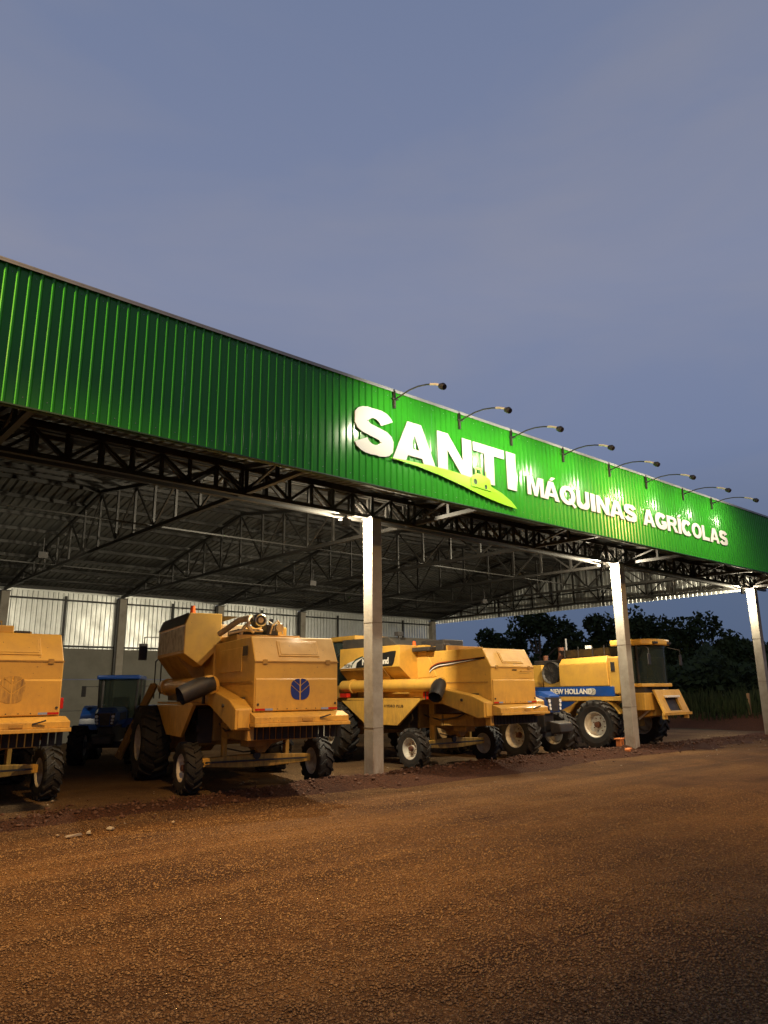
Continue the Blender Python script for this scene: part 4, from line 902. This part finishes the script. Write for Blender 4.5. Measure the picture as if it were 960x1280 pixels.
    mr = MB().bar((-0.75, 3.75, 2.95), (-1.45, 3.45, 2.92), 0.02).bar((-1.45, 3.45, 2.92), (-1.45, 3.45, 2.45), 0.02).obj('mirror_bracket', M_dark, t)
    MB().box(-1.56, -1.38, 3.42, 3.46, 2.42, 2.78).obj('mirror', M_dark, mr, bevel=0.01)
    MB().tube([(-1.15, 3.0, 1.6), (-1.15, 3.0, 2.6), (-0.9, 3.0, 2.75)], 0.014, 6).tube([(-1.15, 3.6, 1.6), (-1.15, 3.6, 2.4), (-1.15, 3.0, 2.5)], 0.014, 6).obj('handrail', M_dark, t)

tA = thing('combine_harvester', 'dusty yellow combine harvester seen from behind with blue leaf emblem on its rear hood', 'combine harvester', (7.23, 12.1, 0), R(-12), 'yellow combine harvesters in the shed')
combine_old(tA, 'A')
tB = thing('combine_harvester', 'yellow combine harvester with black and white side decal standing right of the nearest column', 'combine harvester', (12.8, 12.55, 0), 0, 'yellow combine harvesters in the shed')
combine_old(tB, 'B')
tL = thing('combine_harvester', 'yellow combine harvester cut by the left edge with an embossed leaf on its hood', 'combine harvester', (2.82, 13.5, 0), 0, 'yellow combine harvesters in the shed')
combine_old(tL, 'L')

# ------------------------------------------------------------------ newer combine, facing out of the shed
def combine_new(t):
    Y = M_yel
    sx = 1.15
    body = MB().box(-1.05, 1.05, -4.3, 0.55, 1.30, 2.35).obj('body_shell', M_yel2, t, bevel=0.02)
    # raised tank side panel with sloping shoulder
    def both(fn):
        for s in (1, -1): fn(s)
    def tankside(s):
        p = MB().hexa([(s * 1.06, -1.25, 1.78), (s * 1.30, -1.25, 1.78), (s * 1.30, 0.45, 1.78), (s * 1.06, 0.45, 1.78), (s * 1.06, -1.25, 2.42), (s * 1.30, -1.25, 2.42), (s * 1.30, 0.42, 2.45), (s * 1.06, 0.42, 2.45)]).obj('tank_side', Y, t, bevel=0.015)
        MB().hexa([(s * 1.0, -1.25, 2.4205), (s * 1.30, -1.25, 2.4205), (s * 1.30, 0.42, 2.4505), (s * 1.0, 0.42, 2.4505), (s * 1.0, -1.2, 2.60), (s * 1.18, -1.2, 2.60), (s * 1.18, 0.40, 2.64), (s * 1.0, 0.40, 2.64)]).obj('tank_shoulder', Y, p, bevel=0.01)
        MB().box(min(s * 1.0, s * 1.28), max(s * 1.0, s * 1.28), 0.46, 0.80, 1.55, 2.60).obj('corner_post', Y, p, bevel=0.03)
        MB().box(min(s * 1.281, s * 1.29), max(s * 1.281, s * 1.29), 0.55, 0.68, 2.20, 2.45).obj('vent_window', M_dark, p)
        b = MB().box(min(s * 1.06, s * 1.31), max(s * 1.06, s * 1.31), -3.4, 0.62, 1.49, 1.765).obj('blue_band', M_blue, t, bevel=0.01)
        MB().box(min(s * 1.06, s * 1.305), max(s * 1.06, s * 1.305), -3.6, 0.80, 1.36, 1.4885).obj('lower_rail', Y, t, bevel=0.01)
        MB().prism([(-3.3, 1.355), (-0.62, 1.355), (-0.80, 1.25), (-1.05, 0.98), (-1.3, 0.80), (-3.3, 0.80)], 'x', s * 1.16, s * 1.25).obj('side_skirt', Y, t, bevel=0.01)
        MB().prism([(-2.6, 1.34), (-0.75, 1.34), (-0.95, 1.22), (-1.45, 1.02), (-2.1, 1.22)], 'x', s * 1.2515, s * 1.257).obj('blue_sweep', M_blue, t)
        if s == 1:
            o = link('lettering', text_mesh('NEW HOLLAND', 0.15, 0.008, 0.035, 0.98, 1.0), [M_white, M_white], b, loc=(1.317, -0.86, 1.625)); o.rotation_euler = (0, 0, PI / 2)
            me = contours_mesh(leaf_emblem(0.25, 0.20), 0.006, step=0.0001); o = link('leaf_emblem', me, [M_fade, M_fade], b, loc=(1.316, -0.12, 1.625)); o.rotation_euler = (0, 0, PI / 2)
    both(tankside)
    # wheel arch rim
    for s in (1, -1):
        pts = arc(0, 0.70, 0.80, 0.74, 25, 165, 14); outer = [(y, z + 0.0) for y, z in pts]; inner = [(y * 0.94, 0.70 + (z - 0.70) * 0.94) for y, z in pts][::-1]
        MB().prism([(a, b) for a, b in outer + inner], 'x', s * 1.05, s * 1.27).obj('wheel_arch', Y, t)
    # tank extensions, dark
    MB().hexa([(-0.95, -1.15, 2.58), (0.95, -1.15, 2.58), (0.95, 0.35, 2.6), (-0.95, 0.35, 2.6), (-1.15, -1.35, 2.86), (1.15, -1.35, 2.86), (1.15, 0.45, 2.88), (-1.15, 0.45, 2.88)]).obj('tank_extension', M_char, t)
    MB().box(0.9, 1.0, -0.45, -0.3, 2.87, 2.98).obj('tank_lamp', M_white, t)
    for y_ in (-1.1, -0.6, -0.1, 0.3): MB().bar((1.16, y_, 2.6), (1.16, y_, 2.95), 0.022).obj('rail_post', M_dark, t)
    # rotary screen
    d = MB().lathe([(0.0, 0.001), (0.0, 0.28), (0.05, 0.33), (-0.30, 0.34), (-0.30, 0.001)], 'x', c=(1.12, -1.66, 2.20), n=28).obj('rotary_screen', M_char, t, auto=40)
    for k in range(6):
        a = PI * k / 6; MB().bar((1.13, -1.66 - 0.27 * math.cos(a), 2.20 - 0.27 * math.sin(a)), (1.13, -1.66 + 0.27 * math.cos(a), 2.20 + 0.27 * math.sin(a)), 0.012, 0.012).obj('screen_spoke', M_dark, d)
    MB().box(0.2, 1.10, -2.6, -2.05, 1.77, 2.45).obj('engine_side', Y, t, bevel=0.02)
    MB().box(0.75, 1.13, -1.98, -1.32, 1.77, 1.92).obj('screen_base', Y, t, bevel=0.02)
    MB().tube([(0.75, -1.55, 2.45), (0.75, -1.50, 2.75), (0.78, -1.50, 2.98)], [0.15, 0.11, 0.09], 14).obj('air_cleaner', M_hub, t, auto=50)
    MB().tube([(0.70, -1.35, 2.6), (0.70, -1.35, 3.25)], 0.03, 10).obj('exhaust', M_chrome, t)
    MB().tube([(0.8, -2.1, 2.4), (0.8, -2.1, 2.75)], 0.08, 12).obj('pre_cleaner', M_hub, t)
    MB().box(-0.9, 0.9, -2.5, -1.3, 2.35, 2.6).obj('engine_cover', M_dark, t, bevel=0.03)
    MB().box(-0.8, 0.8, -4.9, -4.0, 1.2, 2.2).obj('rear_hood', Y, t, bevel=0.05)
    # cab
    rf = MB().prism([(-0.74, 0.22), (-0.70, 1.22), (-0.52, 1.45), (-0.2, 1.52), (0.2, 1.52), (0.52, 1.45), (0.70, 1.22), (0.74, 0.22)], 'z', 2.92, 3.10).obj('cab_roof', Y, t, bevel=0.045)
    for x_ in (-0.38, 0.38): MB().box(x_ - 0.11, x_ + 0.11, 1.46, 1.525, 2.955, 3.02).obj('roof_lamp', M_dark, rf, bevel=0.01)
    gl = [(-0.66, 0.30), (-0.64, 1.05), (-0.46, 1.32), (-0.18, 1.41), (0.18, 1.41), (0.46, 1.32), (0.64, 1.05), (0.66, 0.30)]
    MB().prism(gl, 'z', 1.84, 2.9195).obj('cab_glass', M_glass, rf, auto=40)
    for x_, y_ in ((-0.66, 1.05), (0.66, 1.05), (0.67, 0.30), (-0.67, 0.30)): MB().bar((x_, y_, 1.80), (x_, y_, 2.93), 0.045).obj('cab_pillar', M_dark, rf)
    MB().box(-0.3, 0.3, 0.42, 0.75, 1.9, 2.5).box(-0.25, 0.25, 0.7, 0.95, 1.9, 2.0).obj('driver_seat', M_dark, t, bevel=0.03)
    MB().tube([(0.0, 1.25, 1.85), (0.0, 1.1, 2.25)], 0.03, 8).obj('steering_column', M_dark, t)
    MB().prism([(-0.74, 0.2), (-0.70, 1.15), (-0.5, 1.42), (0.5, 1.42), (0.70, 1.15), (0.74, 0.2)], 'z', 1.74, 1.839).obj('cab_base', Y, t, bevel=0.02)
    MB().box(-0.66, 0.66, 0.25, 1.2, 1.42, 1.7395).obj('cab_underside', M_dark, t)
    MB().box(0.5, 1.02, 0.81, 1.38, 1.10, 1.58).obj('step_box', Y, t, bevel=0.02)
    for s in (1, -1):
        m_ = MB().bar((s * 0.62, 1.3, 2.88), (s * 0.88, 1.55, 2.80), 0.02).bar((s * 0.88, 1.55, 2.80), (s * 0.88, 1.55, 2.35), 0.02).obj('mirror_bracket', M_dark, t)
        MB().box(s * 0.88 - 0.07, s * 0.88 + 0.07, 1.535, 1.565, 2.35, 2.66).obj('mirror', M_dark, m_, bevel=0.01)
    # feeder house with header frame
    MB().hexa([(-0.49, 0.6, 0.85), (0.49, 0.6, 0.85), (0.49, 1.36, 0.95), (-0.49, 1.36, 0.95), (-0.49, 0.6, 1.45), (0.49, 0.6, 1.45), (0.49, 1.36, 1.56), (-0.49, 1.36, 1.56)]).obj('feeder_house', Y, t, bevel=0.01)
    fr = MB()
    def plate(x0, x1, z0, z1, th=0.07, y_=1.42):
        def yy_(z): return y_ + (1.70 - z) * 0.42
        fr.hexa([(x0, yy_(z0), z0), (x1, yy_(z0), z0), (x1, yy_(z0) + th, z0), (x0, yy_(z0) + th, z0), (x0, yy_(z1), z1), (x1, yy_(z1), z1), (x1, yy_(z1) + th, z1), (x0, yy_(z1) + th, z1)])
    plate(-0.70, -0.34, 1.0, 1.66); plate(0.34, 0.70, 1.0, 1.66); plate(-0.339, 0.339, 1.45, 1.66); plate(-0.339, 0.339, 1.0, 1.08)
    f_ = fr.obj('header_frame', Y, t, bevel=0.008)
    MB().box(-0.36, 0.36, 1.60, 1.70, 1.44, 1.50).obj('top_bar', M_white, f_, bevel=0.01)
    MB().bar((-0.78, 1.76, 1.0), (0.78, 1.76, 1.0), 0.07).obj('lower_bar', Y, f_)
    MB().hexa([(-0.338, 1.55, 1.0), (0.338, 1.55, 1.0), (0.338, 1.70, 1.0), (-0.338, 1.70, 1.0), (-0.338, 1.36, 1.5), (0.338, 1.36, 1.5), (0.338, 1.50, 1.5), (-0.338, 1.50, 1.5)]).obj('feeder_shade_plate', M_dark, f_)  # dark slab stands in for the shade inside the feeder mouth
    for x_ in (-0.6, 0.6): MB().box(x_ - 0.04, x_ + 0.04, 1.64, 1.76, 0.86, 0.97).obj('latch_hook', Y, f_)
    MB().tube([(0.60, 1.3, 1.15), (0.70, 0.95, 0.85)], 0.035, 8).obj('lift_cylinder', M_chrome, t)
    wheel(t, 'cdrive', 1.24, 0.0, 1, 0, 0.3); wheel(t, 'cdrive', -1.24, 0.0, -1, 0, 0.1)
    MB().bar((-1.0, 0, 0.70), (1.0, 0, 0.70), 0.24).obj('front_axle', M_yel2, t)
    wheel(t, 'rear', 1.1, -3.3, 1); wheel(t, 'rear', -1.1, -3.3, -1); MB().bar((-0.9, -3.3, 0.48), (0.9, -3.3, 0.48), 0.12).obj('rear_axle', M_yel2, t)
tC = thing('combine_harvester', 'newer yellow combine harvester with blue side band and glazed cab facing out at the right', 'combine harvester', (20.15, 12.55, 0), PI, 'yellow combine harvesters in the shed')
combine_new(tC)

# ------------------------------------------------------------------ tractors (heading +y, origin under the front axle)
def tractor(t, k=1.0, far=False):
    B_ = M_blue
    nose = [(-0.26, 1.12), (0.26, 1.12), (0.34, 1.30), (0.33, 1.55), (0.24, 1.66), (-0.24, 1.66), (-0.33, 1.55), (-0.34, 1.30)]
    h = MB().prism(nose, 'y', -1.9, 0.30)
    # tapered nose
    n = len(nose); v = [(x, 0.3005, z) for x, z in nose] + [(x * 0.82, 0.56, 1.12 + (z - 1.12) * 0.80) for x, z in nose]
    h.add(v, [tuple(range(n))[::-1], tuple(range(n, 2 * n))] + [(i, (i + 1) % n, (i + 1) % n + n, i + n) for i in range(n)])
    hd = h.obj('hood', B_, t, bevel=0.02)
    MB().prism([(-0.13, 1.15), (0.13, 1.15), (0.15, 1.50), (-0.15, 1.50)], 'y', 0.5605, 0.572).obj('grille', M_dark, hd)
    for s in (-1, 1):
        MB().hexa([(s * 0.16, 0.50, 1.16), (s * 0.25, 0.50, 1.16), (s * 0.25, 0.575, 1.16), (s * 0.16, 0.575, 1.16), (s * 0.16, 0.49, 1.50), (s * 0.29, 0.40, 1.50), (s * 0.29, 0.565, 1.50), (s * 0.16, 0.57, 1.50)]).obj('headlight_housing', M_dark, hd, bevel=0.01)
        for z, r_ in ((1.22, 0.034), (1.31, 0.040), (1.41, 0.044)):
            MB().lathe([(-0.01, 0.001), (0.0, r_), (-0.03, r_ * 1.1)], 'y', c=(s * (0.205 + (z - 1.2) * 0.12), 0.592 - (z - 1.2) * 0.03, z), n=12).obj('headlight', M_lens, hd)
        MB().box(min(s * 0.335, s * 0.345), max(s * 0.335, s * 0.345), -1.2, 0.0, 1.28, 1.5).obj('side_grille', M_dark, hd)
        wheel(t, 'tfront', s * 0.80, 0, s, 0, 0.2 + s)
        wheel(t, 'trear', s * 0.85, -2.25, s, 0, 0.5 + s)
        MB().prism([(x_, z_) for x_, z_ in arc(-2.25, 0.8, 0.93, 0.90, 10, 150, 12) + arc(-2.25, 0.8, 0.87, 0.84, 150, 10, 12)], 'x', s * 0.55, s * 1.12).obj('rear_fender', B_, t)
        MB().box(s * 1.0 - 0.08, s * 1.0 + 0.08, -3.12, -3.08, 1.35, 1.45).obj('tail_light', M_red, t)
    MB().box(-0.20, 0.20, -2.4, 0.35, 0.62, 1.118).obj('chassis', M_dark, t, bevel=0.02)
    MB().bar((-0.62, 0, 0.575), (0.62, 0, 0.575), 0.18).obj('front_axle', M_dark, t)
    MB().hexa([(-0.30, 0.60, 0.58), (0.30, 0.60, 0.58), (0.24, 0.90, 0.64), (-0.24, 0.90, 0.64), (-0.34, 0.60, 0.92), (0.34, 0.60, 0.92), (0.28, 0.88, 0.86), (-0.28, 0.88, 0.86)]).obj('front_weight', M_dark, t, bevel=0.03)
    MB().box(-0.12, 0.12, 0.3, 0.6, 0.68, 0.9).obj('weight_carrier', M_dark, t)
    rf = MB().box(-0.68, 0.68, -2.95, -1.35, 2.52, 2.66).obj('cab_roof', B_, t, bevel=0.05)
    MB().hexa([(-0.60, -2.75, 1.3), (0.60, -2.75, 1.3), (0.55, -1.42, 1.3), (-0.55, -1.42, 1.3), (-0.64, -2.9, 2.519), (0.64, -2.9, 2.519), (0.60, -1.5, 2.519), (-0.60, -1.5, 2.519)]).obj('cab_glass', M_glass, rf)
    for s in (-1, 1):
        for p_, q_ in (((s * 0.61, -2.75, 1.2), (s * 0.645, -2.9, 2.52)), ((s * 0.56, -1.42, 1.2), (s * 0.605, -1.5, 2.52)), ((s * 0.6, -2.1, 1.2), (s * 0.625, -2.15, 2.52))): MB().bar(p_, q_, 0.05).obj('cab_pillar', M_dark, rf)
    MB().box(-0.58, 0.58, -2.8, -1.40, 1.0, 1.2995).obj('cab_base', B_, t, bevel=0.03)
    MB().box(-0.25, 0.25, -2.55, -2.1, 1.31, 1.95).obj('driver_seat', M_dark, t, bevel=0.04)
    MB().tube([(0.45, -1.25, 1.1), (0.45, -1.25, 2.35), (0.45, -1.30, 2.45)], 0.05, 10).obj('exhaust', M_dark, t)
    for s in (-1, 1):
        m_ = MB().bar((s * 0.6, -1.5, 2.3), (s * 1.05, -1.4, 2.3), 0.02).obj('mirror_bracket', M_dark, t)
        MB().box(s * 1.05 - 0.07, s * 1.05 + 0.07, -1.42, -1.38, 1.98, 2.32).obj('mirror', M_dark, m_, bevel=0.01)
    t.scale = (k, k, k)
tR = thing('tractor', 'blue tractor parked nose out between the two right-hand yellow harvesters', 'tractor', (16.03, 12.5, 0), PI, 'blue tractors')
tractor(tR)
tS = thing('tractor', 'shaded blue tractor parked by the back wall left of the middle harvester', 'tractor', (7.05, 19.0, 0), R(150), 'blue tractors')
tractor(tS, 0.83)

# ------------------------------------------------------------------ small things
br = thing('stacked_bricks', 'upright orange clay pipe block on a flat one beside the second visible column', 'brick stack', (18.45, 11.25, 0.10))
bpy.data.objects.remove(br)
for i, (x_, y_, z_, rx, lab) in enumerate(((18.62, 11.75, 0.0, 0, 'orange clay block standing upright with a flat cap near the column foot'), (18.30, 11.28, 0.06, 1, 'orange clay block lying flat against the foot of the column'))):
    mb = MB()
    if rx == 0: mb.box(-0.09, 0.09, -0.07, 0.07, 0, 0.33).box(-0.14, 0.14, -0.10, 0.10, 0.3305, 0.37)
    else: mb.box(-0.22, 0.08, -0.06, 0.06, 0, 0.09).tube([(-0.20, -0.065, 0.045), (-0.20, 0.065, 0.045)], 0.05, 8)
    o = mb.obj('clay_block', M_brick, loc=(x_, y_, z_), bevel=0.008); tag(o, lab, 'brick', 'orange clay blocks by the column'); o.rotation_euler = (0, 0, 0.3 * i)
    for k in range(2): MB().box(-0.03 + 0.035 * k, -0.01 + 0.035 * k, (-0.0735 if rx == 0 else -0.0635), (-0.0705 if rx == 0 else -0.0605), 0.04, 0.28 if rx == 0 else 0.07).obj('groove', M_hub, o)
# wood offcuts and litter by the shed mouth
for i, (x_, y_, a, l) in enumerate(((3.31, 9.76, 0.1, 0.10), (3.51, 9.82, 1.2, 0.04), (3.82, 9.92, 2.0, 0.045))):
    o = MB().hexa([(-l, -0.03, 0), (l, -0.02, 0), (l, 0.03, 0), (-l, 0.03, 0), (-l * .9, -0.02, 0.02), (l * .8, -0.02, 0.03), (l * .9, 0.02, 0.02), (-l, 0.02, 0.015)]).obj('pale_stone', mat('pale_litter', (0.24, 0.21, 0.18), 0.8), loc=(x_, y_, 0.02))
    o.rotation_euler = (0, 0, a); tag(o, ['longest flat pale stone in the yard below the left harvesters', 'small pale stone in the yard right of the long flat one', 'smallest pale stone, rightmost of three below the left harvesters'][i], 'stone', 'pale stones in the yard')

# ------------------------------------------------------------------ bank, grass, fence post, trees beyond
def bank_z(x, y):
    e = min(1, max(0, (x - 31.0 - 0.5 * fbm(0, y, 0.3)) / 2.2)); e = e * e * (3 - 2 * e)
    return 0.62 * e + 0.10 * fbm(x, y, 0.5) * e - 0.05 * (1 - e)
sheet('earth_bank', 30.0, 60, 5, 60, 90, 120, bank_z, M_berm)
def blades(name, n, area, hmin, hmax, label):
    v, f = [], []
    for _ in range(n):
        x_ = random.uniform(area[0], area[1]); y_ = random.uniform(area[2], area[3]); z_ = bank_z(x_, y_)
        hh = random.uniform(hmin, hmax) * (0.7 + 0.5 * max(0, fbm(x_, y_, 0.6) + 0.5)); a = random.uniform(0, 2 * PI); l = random.gauss(0, 0.22) * hh; ww = 0.018
        dx, dy = math.cos(a) * ww, math.sin(a) * ww; k = len(v)
        v += [(x_ - dx, y_ - dy, z_), (x_ + dx, y_ + dy, z_), (x_ + dx * .8 - dy * l * 8, y_ + dy * .8 + dx * l * 8, z_ + hh * 0.6), (x_ - dy * l * 30, y_ + dx * l * 30, z_ + hh)]
        f += [(k, k + 1, k + 2), (k, k + 2, k + 3)]
    me = bpy.data.meshes.new(name); me.from_pydata(v, [], f); me.update(); o = link(name, me, M_grass); tag(o, label, 'grass', kind='stuff')
blades('tall_grass', 16000, (32.2, 38, 7, 34), 0.35, 1.0, 'tall pale green grass growing along the earth bank under the trees')
o = MB().bar((0, 0, 0), (0.03, 0, 1.25), 0.10).obj('fence_post', M_wood, loc=(32.6, 14.2, 0.2)); tag(o, 'single weathered wooden post in the grass beside the far right column', 'post')

def tree(x, y, h, w_, label, n=1500, ls=0.30, trunk=True, seed=0, lean=0.0, low=0.25):
    rnd = random.Random(seed)
    t = thing('broadleaf_tree', label, 'tree', (x, y, 0.0), rnd.uniform(0, 6), 'dark trees beyond the shed')
    tr = MB(); tr.tube([(0, 0, -0.1), (0.1, 0, h * 0.2), (0.05 + lean, 0.1, h * 0.45), (lean * 1.5, 0, h * 0.75)], [0.24, 0.19, 0.14, 0.05], 8)
    blobs = []
    for i in range(11):
        a = rnd.uniform(0, 2 * PI); rr = rnd.uniform(0.1, 0.85) * w_ / 2; z = h * rnd.uniform(low + 0.1, 0.90) ; c = Vector((rr * math.cos(a) + lean, rr * math.sin(a), z))
        if z > h * 0.75: c.x *= 0.7; c.y *= 0.7
        br_ = rnd.uniform(0.13, 0.24) * w_ * 0.95; blobs.append((c, br_))
        s = Vector((0.05, 0.05, h * rnd.uniform(0.2, 0.5))); tr.tube([s, s.lerp(c, 0.5) + Vector((0, 0, 0.2)), c], [0.09, 0.06, 0.02], 6)
    blobs.append((Vector((lean, 0, h * 0.86)), w_ * 0.19))
    tr.obj('trunk', M_bark, t, auto=50)
    v, f = [], []
    for i in range(n):
        c, br_ = blobs[rnd.randrange(len(blobs))]
        d = Vector((rnd.gauss(0, 1), rnd.gauss(0, 1), rnd.gauss(0, 0.8))).normalized() * br_ * rnd.uniform(0.45, 1.12) ** 0.7
        p = c + d
        if p.z < 0.4: continue
        u = Vector((rnd.gauss(0, 1), rnd.gauss(0, 1), rnd.gauss(0, 1))).normalized(); q = u.cross(Vector((rnd.gauss(0, 1), rnd.gauss(0, 1), rnd.gauss(0, 1)))).normalized(); s = ls * rnd.uniform(0.4, 1.1); k = len(v)
        v += [p - u * s * 0.6, p + q * s * 0.35, p + u * s * 0.6, p - q * s * 0.35]; f.append((k, k + 1, k + 2, k + 3))
    me = bpy.data.meshes.new('crown'); me.from_pydata([tuple(a) for a in v], [], f); me.update(); link('crown', me, M_leaf, t)
cy_, sy_ = math.cos(yaw), math.sin(yaw)
def at(px, D):       # pixel column to ground point at forward distance D
    r = (px - 480) / FPX * D * 0.985
    return sy_ * D + cy_ * r, cy_ * D - sy_ * r
trees = [(612, 62, 6.7, 5.0), (640, 66, 6.9, 5.5), (672, 60, 8.0, 6.0), (700, 64, 8.0, 6.5), (722, 70, 6.6, 5.5), (752, 58, 7.6, 6.0), (790, 60, 8.1, 7.0), (822, 62, 7.8, 6.5), (852, 58, 5.9, 6.0), (876, 56, 6.9, 6.0),
         (905, 54, 4.7, 6.0), (932, 55, 4.7, 6.5), (965, 52, 4.3, 6.5), (1000, 52, 4.2, 6.5)]
tl = ['small low tree at the left end of the treeline', 'small round tree second from the left of the treeline', 'tall loose tree rising above the left part of the treeline', 'tall spreading tree next right of the tallest left one', 'low tree behind the harvester exhaust', 'tree just left of the second visible column',
      'tall wide tree behind the second visible column', 'tall tree above the harvester cab', 'low tree in the dip right of the cab', 'pointed tree top right of the cab', 'low dark tree above the tall grass', 'low tree left of the far right column', 'tree behind the far right column', 'tree beyond the right picture edge']
for i, ((px, D, h, w_), l) in enumerate(zip(trees, tl)):
    x_, y_ = at(px, D); tree(x_, y_, h, w_, 'dark ' + l, 3000, 0.42, seed=i + 3, low=0.1)
# dense understorey in front of them
def hedge(n):
    v, f = [], []; rnd = random.Random(5)
    for _ in range(n):
        px = rnd.uniform(560, 1080); D = rnd.uniform(44, 54); x_, y_ = at(px, D); top = 3.0 + 1.6 * fbm(px * 0.02, D * 0.1, 1.0)
        z = rnd.uniform(0.3, 1) ** 0.8 * top
        u = Vector((rnd.gauss(0, 1), rnd.gauss(0, 1), rnd.gauss(0, 1))).normalized(); q = u.orthogonal().normalized(); s = 0.5 * rnd.uniform(0.4, 1.1); k = len(v); p = Vector((x_, y_, z))
        v += [p - u * s * 0.6, p + q * s * 0.4, p + u * s * 0.6, p - q * s * 0.4]; f.append((k, k + 1, k + 2, k + 3))
    me = bpy.data.meshes.new('undergrowth'); me.from_pydata([tuple(a) for a in v], [], f); me.update(); o = link('undergrowth', me, M_leaf); tag(o, 'dense dark undergrowth along the foot of the treeline', 'bushes', kind='stuff')
hedge(16000)
